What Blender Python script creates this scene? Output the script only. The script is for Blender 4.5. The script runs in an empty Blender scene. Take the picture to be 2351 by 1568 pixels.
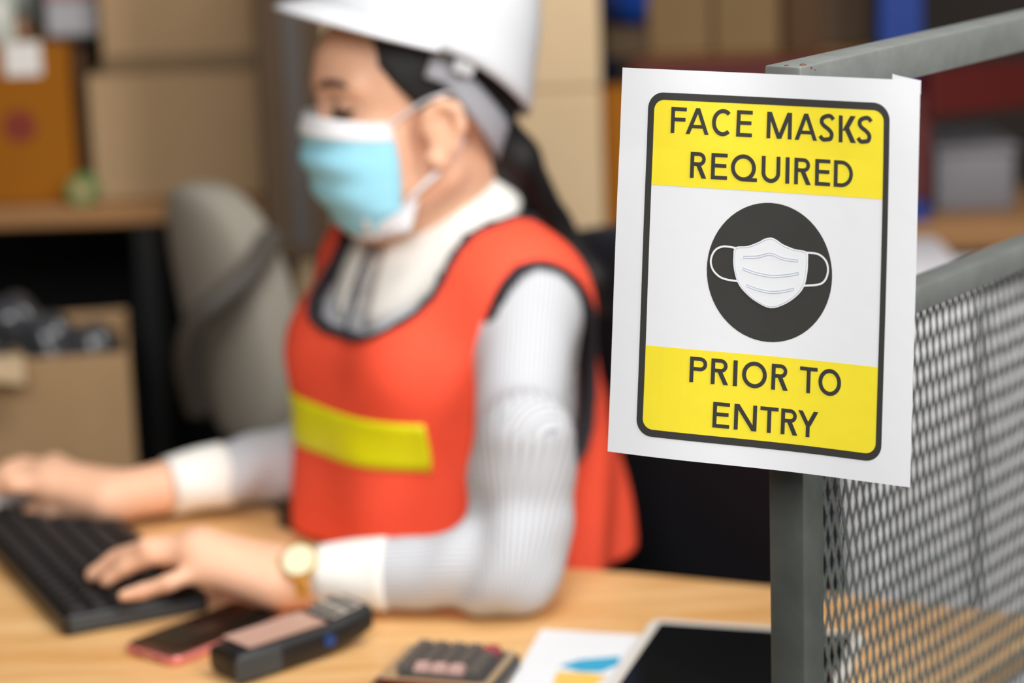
import bpy, bmesh, math, random
import numpy as np
from mathutils import Matrix, Vector
random.seed(7); np.random.seed(7)
SC = bpy.context.scene; COL = SC.collection

# ------------------------------------------------------------------ camera, world, lights, exposure
FPX, IW, IH = 5551.0, 2351.0, 1568.0
PITCH, ROLL = math.radians(13.2), 0.035
CAM = np.array([0.0, 0.0, 1.5212])
cam_d = bpy.data.cameras.new('camera'); cam_o = bpy.data.objects.new('camera', cam_d); COL.objects.link(cam_o)
RM = Matrix.Rotation(math.pi / 2 - PITCH, 3, 'X') @ Matrix.Rotation(-ROLL, 3, 'Z')
cam_o.matrix_world = Matrix.Translation(Vector(CAM)) @ RM.to_4x4()
cam_d.sensor_width = 36.0; cam_d.lens = 36.0 * FPX / IW
cam_d.clip_start = 0.05
cam_d.dof.use_dof = True; cam_d.dof.focus_distance = 1.66; cam_d.dof.aperture_fstop = 2.9
SC.camera = cam_o
SC.view_settings.view_transform = 'Standard'; SC.view_settings.look = 'None'
SC.view_settings.gamma = 1.0; SC.view_settings.use_curve_mapping = False
SC.view_settings.exposure = 0.0

wd = bpy.data.worlds.new('warehouse_air'); SC.world = wd; wd.use_nodes = True
bg = wd.node_tree.nodes['Background']; bg.inputs[0].default_value = (0.93, 0.97, 1.0, 1); bg.inputs[1].default_value = 0.11

def area(name, loc, target, sx, sy, power, color=(1, 1, 1)):
    l = bpy.data.lights.new(name, 'AREA'); l.shape = 'RECTANGLE'; l.size = sx; l.size_y = sy; l.energy = power; l.color = color
    o = bpy.data.objects.new(name, l); COL.objects.link(o); o.location = loc
    o.rotation_euler = (Vector(target) - Vector(loc)).to_track_quat('-Z', 'Y').to_euler()
    return o
area('fill_light_front', (-0.25, -0.4, 2.55), (0.05, 2.0, 1.05), 1.3, 1.2, 57, (1.0, 0.985, 0.97))  # added soft fill near the camera, brightens the paper and the face
area('ceiling_lamp_desk', (0.25, 1.85, 2.75), (-0.05, 2.2, 0.8), 0.9, 0.6, 20, (1.0, 0.97, 0.93))
area('fill_light_right', (1.8, 0.7, 2.6), (0.3, 2.0, 1.0), 0.6, 1.8, 70, (1.0, 0.98, 0.95))  # added light from the right, brightens the post's side face

# ------------------------------------------------------------------ placement helpers
RN = np.array(RM)
def ray(px, py): return RN @ np.array([(px - IW / 2) / FPX, -(py - IH / 2) / FPX, -1.0])
def atD(px, py, d): return CAM + ray(px, py) * d
TZ = 0.75
def atT(px, py, h=0.0):
    r = ray(px, py); return CAM + r * ((TZ + h - CAM[2]) / r[2])
def atY(px, py, y):
    r = ray(px, py); return CAM + r * (y / r[1])
V3 = lambda *a: np.array(a, float)
def unit(v): v = np.asarray(v, float); return v / np.linalg.norm(v)

# ------------------------------------------------------------------ materials
def lin(c):
    out = []
    for v in c:
        v /= 255.0; out.append(v / 12.92 if v <= 0.04045 else ((v + 0.055) / 1.055) ** 2.4)
    return (*out, 1.0)
def mat(name, rgb, rough=0.6, metal=0.0, var=0.0, vscale=8.0, bump=0.0, bscale=200.0, spec=0.5, sub=0.0, stretch=(1, 1, 1), coat=0.0):
    m = bpy.data.materials.new(name); m.use_nodes = True; nt = m.node_tree; b = nt.nodes['Principled BSDF']
    b.inputs['Base Color'].default_value = lin(rgb); b.inputs['Roughness'].default_value = rough; b.inputs['Metallic'].default_value = metal
    b.inputs['Specular IOR Level'].default_value = spec; b.inputs['Coat Weight'].default_value = coat
    if sub: b.inputs['Subsurface Weight'].default_value = sub; b.inputs['Subsurface Radius'].default_value = (0.012, 0.005, 0.003); b.inputs['Subsurface Scale'].default_value = 1.0
    tc = nt.nodes.new('ShaderNodeTexCoord'); mp = nt.nodes.new('ShaderNodeMapping'); nt.links.new(tc.outputs['Object'], mp.inputs[0])
    mp.inputs['Scale'].default_value = stretch
    if var:
        n = nt.nodes.new('ShaderNodeTexNoise'); n.inputs['Scale'].default_value = vscale; n.inputs['Detail'].default_value = 4
        nt.links.new(mp.outputs[0], n.inputs['Vector'])
        r = nt.nodes.new('ShaderNodeMapRange'); r.inputs[1].default_value = 0.3; r.inputs[2].default_value = 0.7; r.inputs[3].default_value = 1 - var; r.inputs[4].default_value = 1 + var
        nt.links.new(n.outputs[0], r.inputs[0])
        mx = nt.nodes.new('ShaderNodeMix'); mx.data_type = 'RGBA'; mx.blend_type = 'MULTIPLY'; mx.inputs[0].default_value = 1.0
        mx.inputs[6].default_value = lin(rgb); nt.links.new(r.outputs[0], mx.inputs[7]); nt.links.new(mx.outputs[2], b.inputs['Base Color'])
    if bump:
        n2 = nt.nodes.new('ShaderNodeTexNoise'); n2.inputs['Scale'].default_value = bscale; n2.inputs['Detail'].default_value = 3
        nt.links.new(mp.outputs[0], n2.inputs['Vector'])
        bp = nt.nodes.new('ShaderNodeBump'); bp.inputs['Strength'].default_value = bump; bp.inputs['Distance'].default_value = 0.002
        nt.links.new(n2.outputs[0], bp.inputs['Height']); nt.links.new(bp.outputs[0], b.inputs['Normal'])
    return m
M = {}
M['paper'] = mat('white_paper', (232, 233, 236), 0.75, bump=0.15, bscale=30, spec=0.3)
M['ink'] = mat('black_print', (52, 51, 47), 0.6, var=0.05, vscale=60, spec=0.4)
M['yellow'] = mat('yellow_print', (247, 226, 46), 0.6, var=0.02, vscale=60, spec=0.4)
M['icon_line'] = mat('pale_blue_grey_print', (190, 198, 214), 0.7)
M['post'] = mat('shaded_grey_painted_steel', (84, 88, 84), 0.42, 0.25, var=0.14, vscale=30, bump=0.12, bscale=120)  # post grey darkened, shade of its left face put into the colour
M['rail'] = mat('grey_painted_rail', (122, 125, 122), 0.42, 0.2, var=0.1, vscale=40, bump=0.12, bscale=120)
M['mesh'] = mat('glossy_grey_mesh_paint', (100, 106, 104), 0.2, 0.2, spec=0.9, var=0.12, vscale=90, bump=0.25, bscale=500)
M['rust'] = mat('rusty_weld', (112, 70, 52), 0.7, 0.2, var=0.3, vscale=300)
M['skin'] = mat('skin', (238, 186, 154), 0.5, sub=0.12, var=0.03, vscale=30, spec=0.35)
M['hair'] = mat('black_hair', (15, 13, 13), 0.55, var=0.2, vscale=60, stretch=(6, 6, 1), bump=0.3, bscale=80)
M['brow'] = mat('dark_brow_hair', (70, 48, 40), 0.7)
M['hat'] = mat('white_helmet_plastic', (212, 214, 218), 0.3, coat=0.2)
M['harness'] = mat('grey_harness_plastic', (172, 174, 182), 0.5)
M['mask_blue'] = mat('blue_mask_fabric', (158, 222, 243), 0.8, var=0.04, vscale=60, spec=0.2)
M['mask_white'] = mat('white_mask_fabric', (238, 240, 244), 0.8, spec=0.2)
M['vest'] = mat('fluorescent_orange_mesh_fabric', (255, 90, 62), 0.75, var=0.07, vscale=14, bump=0.2, bscale=600, spec=0.25)
M['reflect'] = mat('lime_yellow_reflective_tape', (232, 232, 8), 0.45, var=0.04, vscale=30)
M['binding'] = mat('dark_navy_binding', (38, 34, 40), 0.8)
M['collar'] = mat('white_cotton', (240, 238, 232), 0.85, var=0.02, vscale=40, spec=0.2)
M['trouser'] = mat('dark_trousers', (30, 32, 40), 0.85, var=0.1)
M['shoe'] = mat('black_shoe_leather', (24, 23, 23), 0.45)
M['gold'] = mat('gold_metal', (240, 200, 110), 0.28, 0.85)
M['dial'] = mat('pale_gold_watch_dial', (252, 242, 206), 0.2, 0.1, coat=0.6)
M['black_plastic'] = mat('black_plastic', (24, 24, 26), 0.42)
M['key'] = mat('black_key_plastic', (20, 19, 20), 0.55)
M['edge_grey'] = mat('dark_slate_plastic', (58, 64, 68), 0.4)
M['mouse'] = mat('white_mouse_plastic', (232, 230, 230), 0.3)
M['pink'] = mat('rose_phone_case', (222, 128, 118), 0.3, 0.25)
M['glass'] = mat('dark_screen_glass', (16, 18, 18), 0.08)
M['screen_pale'] = mat('reflection_tinted_screen', (196, 158, 142), 0.3)  # pale pink is a reflection put into the screen colour
M['keypad_pale'] = mat('pale_keypad', (196, 188, 178), 0.45)
M['blue_led'] = mat('blue_button', (26, 66, 128), 0.4)
M['calc'] = mat('dark_calculator_plastic', (58, 57, 55), 0.45)
M['calc_bezel'] = mat('champagne_bezel', (186, 160, 122), 0.35, 0.35)
M['calc_key'] = mat('grey_calculator_key', (92, 86, 80), 0.5)
M['calc_pink'] = mat('pale_pink_calculator_key', (204, 166, 156), 0.5)
M['calc_red'] = mat('red_calculator_key', (170, 66, 74), 0.5)
M['tablet'] = mat('white_tablet_frame', (226, 221, 212), 0.3)
M['cyan'] = mat('cyan_print', (50, 166, 204), 0.6)
M['amber'] = mat('amber_print', (238, 196, 96), 0.6)
def kraft(n, rgb): return mat(n, rgb, 0.85, var=0.05, vscale=7, bump=0.05, bscale=60, spec=0.2)
M['kraft'] = kraft('kraft_cardboard', (186, 152, 112)); M['kraft_pale'] = kraft('pale_kraft_cardboard', (206, 180, 144))
M['kraft_olive'] = kraft('olive_kraft_cardboard', (168, 140, 106)); M['kraft_dark'] = kraft('dark_or_shaded_brown_cardboard', (78, 63, 48))
M['kraft_deep'] = kraft('deep_or_shaded_brown_cardboard', (78, 56, 38))
M['orange_card'] = kraft('orange_brown_cardboard', (146, 88, 14)); M['shaded_kraft'] = kraft('shaded_kraft_cardboard', (116, 93, 64)); M['tape'] = mat('brown_parcel_tape', (122, 98, 68), 0.4)  # kraft for the rack cartons has the shade put into its colour
M['tape_grey'] = mat('grey_tape', (74, 69, 66), 0.4)
M['white_label'] = mat('white_sticker', (220, 218, 214), 0.6); M['red_mark'] = mat('dark_red_print', (120, 38, 16), 0.7)
M['grey_box'] = mat('grey_board', (160, 160, 164), 0.7, var=0.04); M['pale_green_grey'] = mat('pale_green_grey_board', (178, 184, 174), 0.7, var=0.04)
M['mauve'] = mat('mauve_lid', (150, 112, 116), 0.7); M['green_tape'] = mat('green_tape', (82, 128, 70), 0.5)
M['amber_glass'] = mat('amber_bottle', (120, 70, 16), 0.2)
M['shelf_wood'] = mat('brown_shelf_board', (150, 108, 66), 0.6, var=0.1, vscale=12, stretch=(1, 8, 8))
M['black_steel'] = mat('black_steel', (20, 20, 21), 0.5, 0.3); M['blue_steel'] = mat('blue_rack_steel', (6, 48, 122), 0.45, var=0.05)
M['red_steel'] = mat('shaded_red_rack_steel', (78, 13, 8), 0.5, var=0.06); M['navy'] = mat('navy_black_upholstery', (18, 20, 30), 0.85, var=0.1, bump=0.3, bscale=300)  # rack red darkened, beam shadow put into the base colour
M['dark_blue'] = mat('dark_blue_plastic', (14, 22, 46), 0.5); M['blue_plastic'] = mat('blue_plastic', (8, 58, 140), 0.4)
M['grey_fabric'] = mat('olive_grey_upholstery', (142, 136, 124), 0.85, var=0.04, bump=0.2, bscale=300)
M['dark_grey'] = mat('dark_grey_plastic', (74, 68, 62), 0.5); M['dull_grey'] = mat('dull_grey_plastic', (112, 110, 114), 0.6); M['film'] = mat('silver_grey_stretch_film', (64, 66, 70), 0.18, 0.0, var=0.2, vscale=20, bump=0.9, bscale=28, spec=0.8)
M['chrome'] = mat('chrome', (200, 200, 200), 0.12, 1.0)
M['pale_wrap'] = mat('pale_grey_wrapped_board', (226, 224, 228), 0.45, var=0.05, vscale=6, bump=0.2, bscale=25)
M['concrete'] = mat('grey_concrete_floor', (120, 118, 114), 0.6, var=0.1, vscale=3); M['wall'] = mat('dark_warehouse_wall', (72, 64, 58), 0.9, var=0.08, vscale=2)

def wood_mat():
    m = mat('light_pine_desk', (224, 168, 104), 0.38); nt = m.node_tree; b = nt.nodes['Principled BSDF']
    tc = nt.nodes.new('ShaderNodeTexCoord'); mp = nt.nodes.new('ShaderNodeMapping'); mp.inputs['Rotation'].default_value = (0, 0, 0.35); mp.inputs['Scale'].default_value = (1.0, 9, 9)
    nt.links.new(tc.outputs['Object'], mp.inputs[0])
    n = nt.nodes.new('ShaderNodeTexNoise'); n.inputs['Scale'].default_value = 5; n.inputs['Detail'].default_value = 6; n.inputs['Distortion'].default_value = 0.6; nt.links.new(mp.outputs[0], n.inputs['Vector'])
    cr = nt.nodes.new('ShaderNodeValToRGB'); cr.color_ramp.elements[0].position = 0.3; cr.color_ramp.elements[0].color = lin((218, 160, 94)); cr.color_ramp.elements[1].position = 0.72; cr.color_ramp.elements[1].color = lin((244, 200, 142))
    nt.links.new(n.outputs[0], cr.inputs[0]); nt.links.new(cr.outputs[0], b.inputs['Base Color'])
    return m
M['wood'] = wood_mat()
def shirt_mat():
    m = mat('grey_pinstripe_cotton', (214, 215, 218), 0.85, spec=0.2); nt = m.node_tree; b = nt.nodes['Principled BSDF']
    at = nt.nodes.new('ShaderNodeAttribute'); at.attribute_name = 'stripe'
    s = nt.nodes.new('ShaderNodeMath'); s.operation = 'SINE'; nt.links.new(at.outputs['Fac'], s.inputs[0])
    r = nt.nodes.new('ShaderNodeMapRange'); r.inputs[1].default_value = 0.1; r.inputs[2].default_value = 0.9; nt.links.new(s.outputs[0], r.inputs[0])
    mx = nt.nodes.new('ShaderNodeMix'); mx.data_type = 'RGBA'; mx.inputs[6].default_value = lin((212, 213, 216)); mx.inputs[7].default_value = lin((158, 162, 172))
    nt.links.new(r.outputs[0], mx.inputs[0]); nt.links.new(mx.outputs[2], b.inputs['Base Color'])
    return m
M['shirt'] = shirt_mat()

# ------------------------------------------------------------------ object helpers
BASE = {}
def tag(o, label=None, cat=None, group=None, kind=None):
    for k, v in (('label', label), ('category', cat), ('group', group), ('kind', kind)):
        if v: o[k] = v
    return o
def thing(name, label, cat, loc, group=None):
    o = bpy.data.objects.new(name, None); COL.objects.link(o); o.location = loc; o.empty_display_size = 0.05
    BASE[o.name] = V3(*loc); return tag(o, label, cat, group)
def mk(name, geo, m, parent=None, smooth=False, base=None, loose=False):
    v, f = geo; v = np.asarray(v, float).reshape(-1, 3)
    b = BASE[parent.name] if parent is not None else (V3(*base) if base is not None else V3(0, 0, 0))
    me = bpy.data.meshes.new(name); me.from_pydata((v - b).tolist(), [], [list(map(int, q)) for q in f]); me.update()
    if smooth:
        me.polygons.foreach_set('use_smooth', [True] * len(me.polygons))
        if smooth != 'full': me.set_sharp_from_angle(angle=math.radians(40))
    me.materials.append(M[m]); o = bpy.data.objects.new(name, me); COL.objects.link(o)
    if parent is not None: o.parent = parent; BASE[o.name] = b
    else: o.location = b; BASE[o.name] = b
    return o
def join(*gs):
    V, F, n = [], [], 0
    for v, f in gs:
        V.extend([tuple(p) for p in v]); F.extend([[i + n for i in q] for q in f]); n += len(v)
    return V, F
def xf(geo, origin, ex=(1, 0, 0), ey=(0, 1, 0), ez=(0, 0, 1)):
    A = np.array([ex, ey, ez], float); return np.asarray(geo[0], float) @ A + np.asarray(origin, float), geo[1]
def yawx(geo, origin, a):
    c, s = math.cos(a), math.sin(a); return xf(geo, origin, (c, s, 0), (-s, c, 0))
def rbox(sx, sy, sz, bev=0.002, seg=1, center=True):
    bm = bmesh.new(); bmesh.ops.create_cube(bm, size=1.0)
    for v in bm.verts: v.co = Vector((v.co.x * sx, v.co.y * sy, (v.co.z + (0 if center else 0.5)) * sz))
    if bev: bmesh.ops.bevel(bm, geom=list(bm.edges), offset=bev, segments=seg, profile=0.5, affect='EDGES')
    bm.verts.index_update(); g = ([tuple(v.co) for v in bm.verts], [[v.index for v in f.verts] for f in bm.faces]); bm.free(); return g
def prism(poly, z0, z1, bev=0.0):
    n = len(poly); v = [(p[0], p[1], z0) for p in poly] + [(p[0], p[1], z1) for p in poly]
    return v, [list(range(n))[::-1], [n + i for i in range(n)]] + [[i, (i + 1) % n, n + (i + 1) % n, n + i] for i in range(n)]
def rrect(w, h, r, n=6):
    out = []
    for cx, cy, a0 in ((w / 2 - r, h / 2 - r, 0), (-w / 2 + r, h / 2 - r, 90), (-w / 2 + r, -h / 2 + r, 180), (w / 2 - r, -h / 2 + r, 270)):
        for i in range(n + 1):
            a = math.radians(a0 + 90 * i / n); out.append((cx + r * math.cos(a), cy + r * math.sin(a)))
    return out
def slab(w, h, r, z0, z1, e=0.0, n=6):
    """rounded plate with softened upper and lower edges"""
    rings = [(z0, e), (z0 + e, 0), (z1 - e, 0), (z1, e)] if e else [(z0, 0), (z1, 0)]
    V, F = [], []; k = 4 * (n + 1)
    for z, s in rings: V += [(x, y, z) for x, y in rrect(w - 2 * s, h - 2 * s, max(r - s, 1e-4), n)]
    for j in range(len(rings) - 1):
        for i in range(k): F.append([j * k + i, j * k + (i + 1) % k, (j + 1) * k + (i + 1) % k, (j + 1) * k + i])
    F.append(list(range(k))[::-1]); F.append([(len(rings) - 1) * k + i for i in range(k)]); return V, F
def tube(pts, rad, seg=10, caps=True, up=(0, 0, 1), closed=False, flat=1.0):
    pts = [np.asarray(p, float) for p in pts]; n = len(pts); rad = rad if hasattr(rad, '__len__') else [rad] * n
    V, F = [], []; prev = None
    for i in range(n):
        a = pts[(i - 1) % n] if (closed or i > 0) else pts[0]; b = pts[(i + 1) % n] if (closed or i < n - 1) else pts[-1]
        t = unit(b - a)
        if prev is None:
            u = np.cross(t, up)
            if np.linalg.norm(u) < 1e-3: u = np.cross(t, (1, 0, 0))
        else: u = prev - t * (prev @ t)
        u = unit(u); prev = u; w = np.cross(t, u)
        for k in range(seg):
            q = 2 * math.pi * k / seg; V.append(pts[i] + rad[i] * (math.cos(q) * u + flat * math.sin(q) * w))
    for i in range(n if closed else n - 1):
        j = (i + 1) % n
        for k in range(seg): F.append([i * seg + k, i * seg + (k + 1) % seg, j * seg + (k + 1) % seg, j * seg + k])
    if caps and not closed: F.append(list(range(seg))[::-1]); F.append([(n - 1) * seg + k for k in range(seg)])
    return V, F
def cyl(c, r, h, seg=24, axis=(0, 0, 1), r2=None):
    c = np.asarray(c, float); a = unit(axis); return tube([c, c + a * h], [r, r if r2 is None else r2], seg, up=(0, 0, 1) if abs(a[2]) < .9 else (1, 0, 0))
def lathe(c, prof, seg=24):
    V, F = [], []
    for r, z in prof:
        for k in range(seg): q = 2 * math.pi * k / seg; V.append((c[0] + r * math.cos(q), c[1] + r * math.sin(q), c[2] + z))
    for j in range(len(prof) - 1):
        for k in range(seg): F.append([j * seg + k, j * seg + (k + 1) % seg, (j + 1) * seg + (k + 1) % seg, (j + 1) * seg + k])
    F.append(list(range(seg))[::-1]); F.append([(len(prof) - 1) * seg + k for k in range(seg)]); return V, F
def gridsurf(fn, nu, nv, thick=0.0, closeu=False):
    """surface from fn(u,v) in 0..1, optionally thickened along its normal"""
    P = np.array([[fn(i / (nu if closeu else nu - 1), j / (nv - 1)) for j in range(nv)] for i in range(nu)])
    du = np.roll(P, -1, 0) - np.roll(P, 1, 0) if closeu else np.gradient(P, axis=0)
    dv = np.gradient(P, axis=1); N = np.cross(du, dv); N /= np.linalg.norm(N, axis=2, keepdims=True) + 1e-12
    F = []; mu = nu if closeu else nu - 1
    idx = lambda i, j, o=0: o + (i % nu) * nv + j
    for i in range(mu):
        for j in range(nv - 1): F.append([idx(i, j), idx(i + 1, j), idx(i + 1, j + 1), idx(i, j + 1)])
    V = P.reshape(-1, 3)
    if thick:
        o = nu * nv; V = np.vstack([V, (P - N * thick).reshape(-1, 3)])
        for i in range(mu):
            for j in range(nv - 1): F.append([idx(i, j + 1, o), idx(i + 1, j + 1, o), idx(i + 1, j, o), idx(i, j, o)])
        for i in range(mu):
            F.append([idx(i, 0), idx(i, 0, o), idx(i + 1, 0, o), idx(i + 1, 0)]); F.append([idx(i + 1, nv - 1), idx(i + 1, nv - 1, o), idx(i, nv - 1, o), idx(i, nv - 1)])
        if not closeu:
            for j in range(nv - 1):
                F.append([idx(0, j + 1), idx(0, j + 1, o), idx(0, j, o), idx(0, j)]); F.append([idx(nu - 1, j), idx(nu - 1, j, o), idx(nu - 1, j + 1, o), idx(nu - 1, j + 1)])
    return V, F
def copy_tree(o, parent=None, loc=None):
    c = o.copy(); COL.objects.link(c)
    if parent is not None: c.parent = parent
    if loc is not None: c.location = loc
    for ch in list(o.children): copy_tree(ch, c)
    return c

# ------------------------------------------------------------------ signed distance bodies (surface nets)
def smin(a, b, k):
    if k <= 0: return np.minimum(a, b)
    h = np.maximum(k - np.abs(a - b), 0) / k; return np.minimum(a, b) - h * h * k * 0.25
class Field:
    def __init__(s, lo, hi, h):
        s.lo = np.array(lo, float); s.h = h; s.n = np.ceil((np.array(hi) - s.lo) / h).astype(int) + 1; s.d = np.full(s.n, 0.5, np.float32)
    def sub(s, a, b):
        i0 = np.clip(np.floor((a - s.lo) / s.h).astype(int), 0, s.n); i1 = np.clip(np.ceil((b - s.lo) / s.h).astype(int) + 1, 0, s.n)
        if np.any(i1 <= i0): return None, None
        sl = tuple(slice(p, q) for p, q in zip(i0, i1))
        ax = [np.arange(p, q) * s.h + o for p, q, o in zip(i0, i1, s.lo)]
        return sl, np.stack(np.meshgrid(*ax, indexing='ij'), -1).astype(np.float32)
    def add(s, pr, k=0.02, infl=0.0):
        a, b = pr['box']; m = 0.03 + 2 * k + infl
        sl, X = s.sub(a - m, b + m)
        if sl is None: return
        s.d[sl] = smin(s.d[sl], pr['f'](X) - infl, k)
    def cut(s, pr, k=0.0):
        a, b = pr['box']; m = 0.03 + 2 * k
        sl, X = s.sub(a - m, b + m)
        if sl is None: return
        s.d[sl] = -smin(-s.d[sl], pr['f'](X), k)
    def pts(s): return s.sub(s.lo, s.lo + (s.n - 1) * s.h)[1]
def cap(a, b, ra, rb=None):
    a, b = np.asarray(a, float), np.asarray(b, float); rb = ra if rb is None else rb; ab = b - a; L = ab @ ab; R = max(ra, rb)
    def f(X):
        t = np.clip(((X - a) @ ab) / L, 0, 1); return np.linalg.norm(X - a - t[..., None] * ab, axis=-1) - (ra + (rb - ra) * t)
    return dict(f=f, box=(np.minimum(a, b) - R, np.maximum(a, b) + R))
def ell(c, axes, r):
    c = np.asarray(c, float); A = np.asarray(axes, float); r = np.asarray(r, float)
    def f(X):
        q = (X - c) @ A.T; k0 = np.linalg.norm(q / r, axis=-1); k1 = np.linalg.norm(q / (r * r), axis=-1); return k0 * (k0 - 1) / np.maximum(k1, 1e-6)
    R = r.max(); return dict(f=f, box=(c - R, c + R))
def nets(F, smooth=2):
    D = F.d; ins = D < 0; n = np.array(D.shape)
    c = [ins[i:n[0] - 1 + i, j:n[1] - 1 + j, k:n[2] - 1 + k] for i in (0, 1) for j in (0, 1) for k in (0, 1)]
    s = sum(q.astype(np.int8) for q in c); act = (s > 0) & (s < 8); I = np.argwhere(act); idm = np.full(act.shape, -1, np.int64); idm[act] = np.arange(len(I))
    P = np.zeros((len(I), 3)); C = np.zeros(len(I))
    offs = [(i, j, k) for i in (0, 1) for j in (0, 1) for k in (0, 1)]
    for a in offs:
        for ax in range(3):
            if a[ax]: continue
            b = list(a); b[ax] = 1
            da = D[tuple((I + a).T)].astype(float); db = D[tuple((I + b).T)].astype(float); x = (da < 0) != (db < 0); t = da / np.where(x, da - db, 1)
            p = np.tile(np.array(a, float), (len(I), 1)); p[:, ax] = t; P[x] += p[x]; C[x] += 1
    V = (I + P / C[:, None]) * F.h + F.lo; faces = []
    for ax in range(3):
        o1, o2 = (ax + 1) % 3, (ax + 2) % 3
        sa = [slice(None)] * 3; sb = [slice(None)] * 3; sa[ax] = slice(0, -1); sb[ax] = slice(1, None)
        x = np.argwhere(ins[tuple(sa)] != ins[tuple(sb)]); x = x[(x[:, o1] > 0) & (x[:, o2] > 0) & (x[:, o1] < n[o1] - 1) & (x[:, o2] < n[o2] - 1)]
        if not len(x): continue
        q = []
        for d1, d2 in ((-1, -1), (0, -1), (0, 0), (-1, 0)):
            y = x.copy(); y[:, o1] += d1; y[:, o2] += d2; q.append(idm[tuple(y.T)])
        q = np.stack(q, 1); fl = ~ins[tuple(x.T)]; q[fl] = q[fl][:, ::-1]; faces.append(q)
    Q = np.vstack(faces)
    for _ in range(smooth):
        A = np.zeros_like(V); K = np.zeros(len(V))
        for i in range(4):
            for j in ((i + 1) % 4, (i + 3) % 4): np.add.at(A, Q[:, i], V[Q[:, j]]); np.add.at(K, Q[:, i], 1)
        V = 0.5 * V + 0.5 * A / np.maximum(K, 1)[:, None]
    return V, Q.tolist()

# ------------------------------------------------------------------ setting
fl = mk('floor', ([(-4, -2, 0), (4, -2, 0), (4, 6, 0), (-4, 6, 0), (-4, -2, -.1), (4, -2, -.1), (4, 6, -.1), (-4, 6, -.1)],
        [[0, 1, 2, 3], [7, 6, 5, 4], [0, 4, 5, 1], [1, 5, 6, 2], [2, 6, 7, 3], [3, 7, 4, 0]]), 'concrete'); tag(fl, kind='structure')
w = mk('wall_back', xf(rbox(8, .1, 4, 0, center=False), (0, 6.05, 0)), 'wall'); tag(w, kind='structure')
w = mk('wall_left', xf(rbox(.1, 8, 4, 0, center=False), (-4.05, 2, 0)), 'wall'); tag(w, kind='structure')
w = mk('wall_right', xf(rbox(.1, 8, 4, 0, center=False), (4.05, 2, 0)), 'wall'); tag(w, kind='structure')

# ------------------------------------------------------------------ mesh guard panel (post, rails, expanded metal)
PC = V3(0.2007, 1.6258, 0); PD = V3(.6089, .7932, 0); PN = V3(-.7932, .6089, 0)     # front corner of the post, along the panel, away from the viewer
def onpanel(geo, s, n, z): return xf(geo, PC + PD * s + PN * n + V3(0, 0, z), PD, PN)
guard = thing('guard_panel', 'grey steel mesh guard panel with square post in front of the desk', 'fence panel', PC)
PW, PL, ZT = 0.0285, 0.80, 1.3225
mk('post', onpanel(rbox(PW, PW, ZT - .027, .0016, 2, False), PW / 2, PW / 2, 0), 'post', guard, True)
mk('post', onpanel(rbox(PW, PW, ZT - .027, .0016, 2, False), PL + PW / 2, PW / 2, 0), 'post', guard, True)
mk('top_rail', onpanel(rbox(PL + PW, PW, .027, .0016, 2, False), (PL + PW) / 2, PW / 2, ZT - .027), 'rail', guard, True)
mk('middle_rail', onpanel(rbox(PL - PW, PW * .9, .021, .003, 2, False), (PL + PW) / 2, PW * .45 + .001, 1.1175), 'rail', guard, True)
mk('bottom_rail', onpanel(rbox(PL - PW, PW * .9, .021, .003, 2, False), (PL + PW) / 2, PW * .45, .12), 'rail', guard, True)
rng = random.Random(3)
wl = []
for s, n, z, r in ((.010, .004, ZT + .0002, .0022), (.014, .002, ZT - .002, .0026), (.0035, .013, ZT + .0001, .0016), (.019, .0015, ZT - .004, .0018)):
    wl.append(onpanel(lathe((0, 0, 0), [(r * .3, -r * .5), (r, -r * .2), (r, r * .15), (r * .4, r * .5)], 10), s, n, z))
o = mk('weld', join(*wl), 'rust', guard, True); tag(o, 'rusty weld beads')
# expanded metal: strands tilted about the long way of the diamonds
SW, LW = 0.0105, 0.0365
def strand(a, b, side, wd=.0031, th=.0013):
    a, b = np.asarray(a), np.asarray(b); t = unit(b - a); nrm = V3(0, 1, 0); lat = unit(np.cross(t, nrm))
    if lat[0] < 0: lat = -lat
    wd, tilt_ = (.0023, .50) if side > 0 else (.0021, -.22); ca, sa = math.cos(tilt_), math.sin(tilt_); w1 = lat * ca - nrm * sa; w2 = nrm * ca + lat * sa
    V = []
    for p, e in ((a, .8), ((a + b) / 2, 1.0), (b, .8)):
        for x, y in ((-1, -1), (1, -1), (1, 1), (-1, 1)): V.append(p + w1 * (x * wd / 2) + w2 * (y * th / 2 * e))
    F = [[3, 2, 1, 0], [8, 9, 10, 11]]
    for j in (0, 4):
        for k in range(4): F.append([j + k, j + (k + 1) % 4, j + 4 + (k + 1) % 4, j + 4 + k])
    return V, F
mg = []; zt, zb = 1.1185, .135; nc = int((PL - PW) / SW) + 1; nr = int((zt - zb) / (LW / 2)) + 1
for r in range(nr):
    z1 = zt - r * LW / 2; z2 = z1 - LW / 2
    for c in range(nc):
        x0 = PW + c * SW + (SW / 2 if r % 2 else 0); j = lambda: rng.uniform(-.0004, .0004)
        for sgn in (-1, 1):
            x1 = x0 + sgn * SW / 2
            if min(x0, x1) < PW - .002 or max(x0, x1) > PL + .002: continue
            mg.append(strand((x0 + j(), PW * .42, z1), (x1 + j(), PW * .42, z2), sgn))
g = join(*mg); g = onpanel(g, 0, 0, 0)
o = mk('expanded_mesh', g, 'mesh', guard); tag(o, kind='stuff')

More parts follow.
